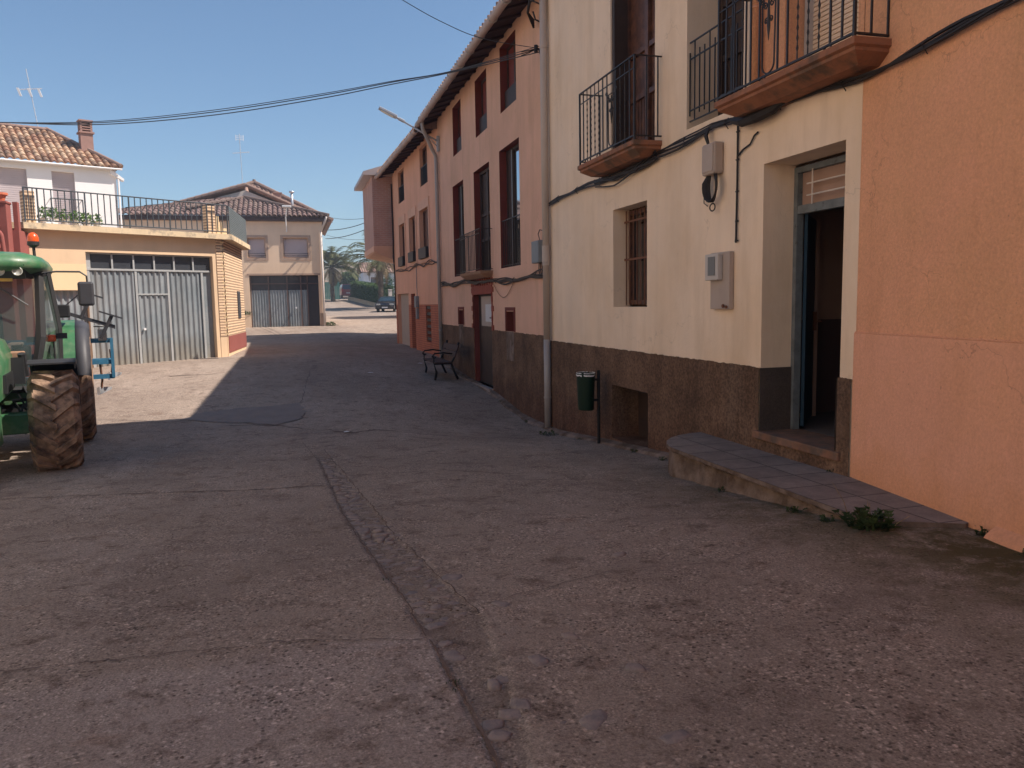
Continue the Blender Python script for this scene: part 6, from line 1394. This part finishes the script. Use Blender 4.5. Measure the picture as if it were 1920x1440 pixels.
# ------------------------------------------------------------------ tractor
TC = (-4.45, 13.5); HD = R(12); TZ = -2.055
def TX(p): # local: x to picture right, y forward (towards the camera), z up from ground
    return (TC[0]+p[0]*math.cos(HD)+p[1]*math.sin(HD), TC[1]+p[0]*math.sin(HD)-p[1]*math.cos(HD), TZ+p[2])
TT = empty('tractor', TX((0, 1.3, 0)), 'green farm tractor with muddy tyres and orange beacon parked at the left', 'tractor')
def tyre(name, cx, cy, Rr, W_, rim, lugs, parent, steer=0):
    def xf(p):
        x, y = p[0], p[1]; xx = x*math.cos(steer)-y*math.sin(steer); yy = x*math.sin(steer)+y*math.cos(steer); return TX((cx+xx, cy+yy, Rr+p[2]-.012))
    w = W_/2; sg = 1 if cx > 0 else -1; Rb = Rr-.045
    o = empty(name, TX((cx, cy, Rr)), None, None); o.location = Vector(TX((cx, cy, Rr)))-Vector(TT.location); o.parent = parent
    mb = MB(xf); pr = [(-w*.8, rim), (-w*.98, rim+.08), (-w, (rim+Rb)/2), (-w*.93, Rb-.09), (-w*.75, Rb-.02), (-w*.4, Rb), (w*.4, Rb), (w*.75, Rb-.02), (w*.93, Rb-.09), (w, (rim+Rb)/2), (w*.98, rim+.08), (w*.8, rim)]
    n = 56; rg = [[mb.P((a_, math.cos(2*math.pi*k/n)*r_, math.sin(2*math.pi*k/n)*r_)) for k in range(n)] for a_, r_ in pr]
    for a_, b__ in zip(rg, rg[1:]):
        for k in range(n): mb.idx([a_[k], a_[(k+1) % n], b__[(k+1) % n], b__[k]])
    # chevron lugs
    for k in range(lugs):
        for s_ in (-1, 1):
            a0 = 2*math.pi*(k+(.5 if s_ > 0 else 0))/lugs; seg = 5; prev = None; lw = .34*2*math.pi*Rr/lugs/Rr/2
            for j in range(seg+1):
                t = j/seg; xx = s_*(w*(-.08)+w*1.08*t); ang = a0+(.9*W_/Rr/2)*t*.95; dr = .0 if t < .85 else -.03
                top_ = Rr+dr-(.07 if t > .95 else 0); bot = Rb-.05-(.10 if t > .95 else 0)
                def pt(a_, r_): return (xx, math.cos(a_)*r_, math.sin(a_)*r_)
                cur = [pt(ang-lw*1.25, bot), pt(ang-lw*.85, top_), pt(ang+lw*.85, top_), pt(ang+lw*1.25, bot)]
                ci_ = [mb.P(c) for c in cur]
                if prev:
                    for q in range(3): mb.idx([prev[q], prev[q+1], ci_[q+1], ci_[q]])
                else: mb.idx(ci_)
                prev = ci_
            mb.idx(prev)
    mb.build('tyre', 'tyre_rubber', o)
    mb = MB(xf); pr = [(sg*w*.8, rim+.012), (sg*w*.86, rim+.015), (sg*w*.80, rim-.03), (sg*w*.45, rim-.06), (sg*w*.30, rim*.45), (sg*w*.45, rim*.38), (sg*w*.5, 0)]
    pr2 = [(-sg*w*.8, rim+.012), (-sg*w*.5, rim-.04), (sg*w*.2, rim-.06)]
    for P_ in (pr, pr2):
        rg = [[mb.P((a_, math.cos(2*math.pi*k/36)*r_, math.sin(2*math.pi*k/36)*r_)) for k in range(36)] for a_, r_ in P_]
        for a_, b__ in zip(rg, rg[1:]):
            for k in range(36): mb.idx([a_[k], a_[(k+1) % 36], b__[(k+1) % 36], b__[k]])
    mb.build('rim', 'rim_yellow', o, True)
for sx_ in (-1, 1):
    tyre('rear_wheel', sx_*1.10, 0, .87, .58, .50, 20, TT); tyre('front_wheel', sx_*.97, 2.62, .655, .56, .34, 17, TT, R(-1))
tb = lambda: MB(TX)
mb = tb()   # bonnet
prof = [(-.46, .0), (-.48, .45), (-.40, .66), (-.25, .74), (0, .77), (.25, .74), (.40, .66), (.48, .45), (.46, .0)]
st = [(1.72, 1.02, 1.0), (2.4, 1.0, .98), (3.2, .98, .88), (3.55, .98, .72), (3.66, 1.0, .5)]
rg = [[mb.P((x*k_**.5, y_, z0_+z_*k_)) for x, z_ in prof] for y_, z0_, k_ in st]
for a_, b__ in zip(rg, rg[1:]):
    for k in range(len(prof)-1): mb.idx([a_[k], a_[k+1], b__[k+1], b__[k]])
mb.idx(rg[-1]); mb.idx(rg[0]); mb.build('bonnet', 'tractor_green', TT, True)
mb = tb()
for k in range(9): mb.box(-.492, .492, 1.95+k*.11, 2.0+k*.11, 1.05, 1.28)
mb.box(-.30, .30, 3.4, 3.62, 1.1, 1.4); mb.build('grille', 'tractor_black', TT)
mb = tb(); mb.box(-.28, .28, .2, 3.5, .55, 1.02); mb.box(-.22, .22, -.5, .4, .5, 1.2); mb.box(-.7, .7, 2.5, 2.74, .52, .78); mb.box(-1.0, 1.0, -.12, .12, .72, 1.02)
mb.box(-.45, .45, 3.3, 3.75, .5, .95); mb.build('chassis', 'tractor_green', TT, bevel=.02)
mb = tb(); mb.tube([(.45, 1.75, .85), (.70, 2.1, .9), (.74, 2.3, 1.15), (.74, 2.5, 1.38)], .03, 6); mb.tube([(.3, 2.2, .5), (.7, 2.6, .62)], .035, 6); mb.box(.42, .62, 1.95, 2.05, 1.1, 1.45); mb.box(.30, .70, .9, 1.7, .55, 1.0); mb.box(.36, .62, 1.62, 1.70, .95, 1.1)
mb.tube([(.62, 1.9, 1.2), (.60, 2.0, 1.5)], .05, 8); mb.build('side_fittings', 'tractor_black', TT)
for hx, hz in ((.50, .95), (.56, 1.05), (.46, .82)):
    mb = tb(); mb.tube([(hx, 1.7, hz), (hx+.08, 2.0, hz-.12), (hx+.05, 2.3, hz-.25), (hx+.16, 2.55, hz-.32)], .014, 6); mb.build('hose', 'tractor_black', TT, True)
mb = tb(); mb.tube([(.70, 1.62, 1.15), (.78, 1.60, 1.9), (.80, 1.50, 2.5)], .018, 6); mb.build('grab_handle', 'tractor_grey', TT, True)
mb = tb(); mb.box(.4, .62, 1.66, 1.8, 1.32, 1.52); mb.build('filter_canister', 'sill_stone', TT, bevel=.02)
for sx_ in (-1, 1):
    mb = tb(); pts = [(2.62+.77*math.cos(t), .655+.77*math.sin(t)) for t in np.linspace(R(72), R(168), 12)]
    for (a_, b_2), (c_2, d_2) in zip(pts, pts[1:]):
        x0_, x1_ = sorted((sx_*.71, sx_*1.23)); mb.hexa([(x0_, a_, b_2), (x1_, a_, b_2), (x1_, c_2, d_2), (x0_, c_2, d_2), (x0_, a_, b_2+.02), (x1_, a_, b_2+.02), (x1_, c_2, d_2+.02), (x0_, c_2, d_2+.02)])
        x2_ = sx_*1.23; mb.hexa([(x2_-.01, a_, b_2-.06), (x2_+.012, a_, b_2-.06), (x2_+.012, c_2, d_2-.06), (x2_-.01, c_2, d_2-.06), (x2_-.01, a_, b_2+.02), (x2_+.012, a_, b_2+.02), (x2_+.012, c_2, d_2+.02), (x2_-.01, c_2, d_2+.02)])
    mb.build('front_mudguard', 'tractor_black', TT)
    mb = tb(); pts = [(.97*math.cos(t), .87+1.0*math.sin(t)) for t in np.linspace(R(12), R(150), 16)]
    for (a_, b_2), (c_2, d_2) in zip(pts, pts[1:]): x0_, x1_ = sorted((sx_*.72, sx_*1.20)); mb.hexa([(x0_, a_, b_2), (x1_, a_, b_2), (x1_, c_2, d_2), (x0_, c_2, d_2), (x0_, a_, b_2+.04), (x1_, a_, b_2+.04), (x1_, c_2, d_2+.04), (x0_, c_2, d_2+.04)])
    x0_, x1_ = sorted((sx_*.70, sx_*.76)); q = [(x0_, .97*math.cos(t), .87+1.0*math.sin(t)) for t in np.linspace(R(0), R(150), 14)]; mb.face(q+[(x0_, -.5, .9)]); mb.build('rear_mudguard', 'tractor_green', TT)
    mb = tb()
    rg = [[mb.P((sx_*xx, a_*k_, .87+(b_2-.87)*k_+dz_)) for xx, k_, dz_ in ((1.20, .99, 0), (1.20, 1.02, .02), (1.32, 1.01, .01), (1.39, .97, 0), (1.38, .95, 0))] for a_, b_2 in pts]
    for A_, B_ in zip(rg, rg[1:]):
        for k in range(4): mb.idx([A_[k], A_[k+1], B_[k+1], B_[k]])
    mb.build('mudguard_extension', 'tractor_grey', TT, True)
# cab
KX = 1.14; tc = lambda: MB(lambda p: TX((p[0]*KX, p[1], p[2])))
mb = tc()
for sx_ in (-1, 1):
    mb.tube([(sx_*.60, 1.72, 1.0), (sx_*.72, 1.66, 1.7), (sx_*.74, 1.52, 2.60)], [.05, .06, .055], 6)
    mb.tube([(sx_*.86, .85, 1.0), (sx_*.88, .85, 1.8), (sx_*.80, .86, 2.60)], .045, 6)
    mb.tube([(sx_*.84, .12, 1.3), (sx_*.84, .1, 2.0), (sx_*.76, .14, 2.60)], .05, 6)
    mb.tube([(sx_*.60, 1.72, 1.0), (sx_*.86, .85, 1.0)], .05, 6); mb.tube([(sx_*.74, 1.52, 2.58), (sx_*.76, .14, 2.58)], .05, 6)
mb.tube([(-.60, 1.72, 1.0), (.60, 1.72, 1.0)], .05, 6); mb.tube([(-.74, 1.52, 2.58), (.74, 1.52, 2.58)], .05, 6); mb.tube([(-.84, .12, 1.35), (.84, .12, 1.35)], .05, 6)
mb.build('cab_frame', 'tractor_black', TT)
mb = tb(); mb.box(-.8, .8, .2, 1.6, .95, 1.02); mb.box(-.62, .62, 1.55, 1.72, .8, 1.02); mb.build('cab_floor', 'tractor_green', TT)
m2, nt2, b2_, p2_ = _base('cab_pane'); b2_.inputs['Base Color'].default_value = (.075, .10, .09, 1); b2_.inputs['Roughness'].default_value = .03; b2_.inputs['IOR'].default_value = 1.45; b2_.inputs['Alpha'].default_value = .58; b2_.inputs['Metallic'].default_value = 0
mb = tc()
mb.face([(-.60, 1.735, 1.0), (.60, 1.735, 1.0), (.71, 1.67, 1.7), (-.71, 1.67, 1.7)]); mb.face([(-.71, 1.67, 1.7), (.71, 1.67, 1.7), (.73, 1.53, 2.58), (-.73, 1.53, 2.58)])
for sx_ in (-1, 1):
    mb.face([(sx_*.62, 1.7, 1.0), (sx_*.87, .87, 1.0), (sx_*.88, .87, 1.8), (sx_*.73, 1.64, 1.7)]); mb.face([(sx_*.73, 1.64, 1.7), (sx_*.88, .87, 1.8), (sx_*.80, .87, 2.56), (sx_*.75, 1.5, 2.56)])
    mb.face([(sx_*.87, .83, 1.3), (sx_*.85, .14, 1.35), (sx_*.77, .16, 2.56), (sx_*.80, .83, 2.56)])
mb.face([(-.80, .12, 1.38), (.80, .12, 1.38), (.74, .15, 2.56), (-.74, .15, 2.56)])
build_each(mb, 'cab_window', 'cab_pane', TT)
mb = MB(lambda p: TX((p[0]*1.07, p[1], p[2]-.04))); out = [(.86, 1.55), (.80, 1.80), (.5, 1.92), (0, 1.97), (-.5, 1.92), (-.80, 1.80), (-.86, 1.55), (-.88, .2), (-.7, .0), (.7, .0), (.88, .2)]
rg = [[mb.P((x*s_, .9+(y_-.9)*s_, z_)) for x, y_ in out] for s_, z_ in ((.86, 2.60), (1.0, 2.66), (1.02, 2.74), (.97, 2.83), (.75, 2.90), (.3, 2.93))]
for a_, b__ in zip(rg, rg[1:]):
    for k in range(len(out)): mb.idx([a_[k], a_[(k+1) % len(out)], b__[(k+1) % len(out)], b__[k]])
mb.idx(rg[0]); mb.idx(rg[-1]); mb.build('cab_roof', 'tractor_green', TT, True)
mb = tb(); mb.hexa([(-.78, 1.55, 2.50), (.78, 1.55, 2.50), (.70, 1.80, 2.50), (-.70, 1.80, 2.50), (-.78, 1.55, 2.68), (.78, 1.55, 2.68), (.70, 1.88, 2.68), (-.70, 1.88, 2.68)]); vz = mb.build('visor_panel', 'tractor_black', TT)
mb = tb()
for x in (-.62, -.42, .42, .62): mb.lathe((x, 1.87, 2.59), (0, 1, 0), [(-.08, .05), (0, .062), (.012, .062), (.012, .05), (.0, .046), (.002, 0)], 18)
build_each(mb, 'work_light', 'lamp_glass', vz, smooth=True)
mb = tb(); mb.box(-.55, .55, 1.73, 1.79, 2.46, 2.50); mb.build('inner_trim', 'rim_yellow', vz)
mb = tb(); mb.tube([(.34, 1.72, 2.42), (.70, 1.72, 2.14)], .009, 5); mb.tube([(.20, 1.76, 2.56), (.34, 1.72, 2.42)], .008, 5); mb.build('wiper', 'tractor_grey', TT)
# interior
mb = tb(); mb.box(-.28, .28, .3, .8, 1.25, 1.42); mb.box(-.26, .26, .22, .38, 1.4, 2.05); mb.build('seat', 'seat_fabric', TT, bevel=.05)
mb = tb(); mb.lathe((0, 1.15, 1.72), (0, .55, .8), [(-.015, .20), (0, .215), (.015, .20), (0, .185), (-.015, .20)], 24); mb.tube([(0, 1.35, 1.2), (0, 1.15, 1.72)], .04, 8)
for t in (0, 2.1, 4.2): mb.tube([(0, 1.15, 1.72), (.2*math.cos(t), 1.15+.16*math.sin(t), 1.72-.11*math.sin(t))], .014, 5)
mb.build('steering_wheel', 'tractor_black', TT); mb = tb(); mb.box(-.3, .3, 1.3, 1.5, 1.1, 1.5); mb.build('dashboard', 'tractor_black', TT, bevel=.04); mb = tb(); mb.box(.35, .6, .3, 1.0, 1.3, 1.55); mb.build('side_console', 'tractor_black', TT, bevel=.04)
mb = tb(); mb.box(.1, .45, 1.35, 1.5, 1.5, 1.6); mb.box(.38, .56, .9, 1.3, 1.56, 1.62); mb.build('cab_clutter', 'plastic_beige', TT, bevel=.03)
# mirror, indicator, beacon
mb = tb(); mb.tube([(.72, 1.60, 2.56), (1.05, 1.55, 2.60), (1.34, 1.52, 2.60), (1.42, 1.52, 2.54), (1.43, 1.52, 2.28)], .014, 6); ma = mb.build('mirror_arm', 'tractor_black', TT)
mb = tb(); mb.box(1.30, 1.50, 1.50, 1.58, 2.12, 2.46); mb.build('mirror', 'tractor_grey', ma, bevel=.03)
mb = tb(); mb.box(.80, .98, 1.28, 1.36, 1.62, 1.72); mb.build('indicator', 'beacon_orange', TT, bevel=.02)
mb = tb(); mb.box(.62, .80, 1.30, 1.36, 1.62, 1.70); mb.box(.98, 1.12, 1.28, 1.34, 1.66, 1.74); build_each(mb, 'indicator_arm', 'tractor_black', TT)
mb = tb(); mb.tube([(.80, 1.25, 2.62), (.79, 1.25, 2.98)], .022, 6); mb.lathe((.79, 1.25, 2.95), (0, 0, 1), [(0, .03), (.03, .075), (.08, .075), (.08, 0)], 16); bo = mb.build('beacon_stalk', 'tractor_black', TT)
mb = tb(); mb.lathe((.79, 1.25, 3.03), (0, 0, 1), [(0, .072), (.06, .072), (.10, .055), (.125, .02), (.127, 0)], 18); mb.build('beacon', 'beacon_orange', bo, True)
mb = tb(); mb.box(.92, 1.15, .3, .5, 1.95, 2.15); mb.build('rear_lamp_box', 'tractor_black', TT, bevel=.02)
mb = tb(); mb.tube([(.76, 1.3, 1.1), (.8, 1.3, 1.3), (.8, 1.0, 1.3)], .02, 6); mb.tube([(.94, 1.1, 1.02), (.94, 1.1, 1.62), (.88, 1.35, 1.68)], .014, 6); mb.build('grab_rail', 'tractor_black', TT)
for k in range(3):
    mb = tb(); mb.box(.72, .98, 1.05, 1.4, .45+k*.28-.015, .45+k*.28+.015); mb.build('step', 'tractor_black', TT)

# cultivator behind the tractor
CU = empty('cultivator', TX((.9, -1.5, 0)), 'worn blue cultivator frame with steel hoes raised behind the tractor', 'cultivator')
mb = tb()
for z in (1.50, 1.12, .86): mb.hexa([(-1.75, -1.42, z), (1.72, -1.42, z-.02), (1.72, -1.36, z-.02), (-1.75, -1.36, z), (-1.75, -1.42, z+.09), (1.72, -1.42, z+.06), (1.72, -1.36, z+.06), (-1.75, -1.36, z+.09)])
for x in (-1.75, -.6, .3, 1.32, 1.70): mb.box(x-.02, x+.03, -1.46, -1.34, .86, 1.56)
mb.box(-1.75, 1.72, -1.9, -1.83, 1.1, 1.18)
for x in (-1.7, 1.68): mb.box(x-.03, x+.03, -1.9, -1.4, 1.1, 1.17)
mb.build('frame', 'worn_blue', CU)
for x, y_, z in ((1.50, -1.4, .62), (1.68, -1.86, .84), (.9, -1.4, .62), (.3, -1.4, .62), (-.3, -1.86, .8), (-.9, -1.4, .62)):
    mb = tb(); mb.tube([(x, y_, z+.5), (x+.02, y_, z+.2), (x, y_, z+.06)], .022, 6); tn = mb.build('tine', 'rusty_steel', CU)
    mb = tb(); mb.hexa([(x-.03, y_+.02, z-.06), (x+.16, y_-.1, z+.02), (x+.1, y_-.12, z+.0), (x-.07, y_-.04, z-.07), (x-.03, y_+.03, z+.08), (x+.17, y_-.1, z+.06), (x+.1, y_-.13, z+.05), (x-.08, y_-.04, z+.06)]); mb.build('hoe_blade', 'bright_steel', tn)
mb = tb(); mb.hexa([(.95, -1.2, 2.02), (.95, -1.26, 2.02), (1.78, -1.26, 1.72), (1.78, -1.2, 1.72), (.95, -1.2, 2.08), (.95, -1.26, 2.08), (1.78, -1.26, 1.79), (1.78, -1.2, 1.79)]); mb.tube([(1.0, -1.2, 2.1), (1.25, -1.0, 2.32)], .01, 5); mb.build('marker_beam', 'tractor_grey', CU)
for x, z in ((1.28, 1.98), (1.56, 1.62)):
    mb = tb(); mb.tube([(x-.02, -1.2, z-.06), (x+.18, -1.2, z+.34)], .035, 6); mb.hexa([(x-.02, -1.25, z+.40), (x+.34, -1.25, z+.27), (x+.34, -1.15, z+.27), (x-.02, -1.15, z+.40), (x-.02, -1.25, z+.43), (x+.34, -1.25, z+.30), (x+.34, -1.15, z+.30), (x-.02, -1.15, z+.43)]); mb.build('lever', 'tractor_grey', CU)
mb = tb(); mb.box(1.5, 1.64, -1.5, -1.3, 1.52, 1.72); mb.box(1.44, 1.66, -1.48, -1.32, 1.76, 1.79); mb.build('clamp', 'galvanised_frame', CU, bevel=.01)

# ------------------------------------------------------------------ air
m = bpy.data.materials.new('haze_air'); m.use_nodes = True; nt = m.node_tree; nt.nodes.clear()
pv = nt.nodes.new('ShaderNodeVolumePrincipled'); pv.inputs['Density'].default_value = .0016; pv.inputs['Color'].default_value = (.82, .9, 1, 1); pv.inputs['Anisotropy'].default_value = .2
ou = nt.nodes.new('ShaderNodeOutputMaterial'); nt.links.new(pv.outputs[0], ou.inputs['Volume']); MATS['haze_air'] = m
mb = MB(); mb.box(-420, 420, -62, 720, -6, 22); tag(mb.build('haze', 'haze_air'), 'thin pale haze in the air', None, None, 'stuff')
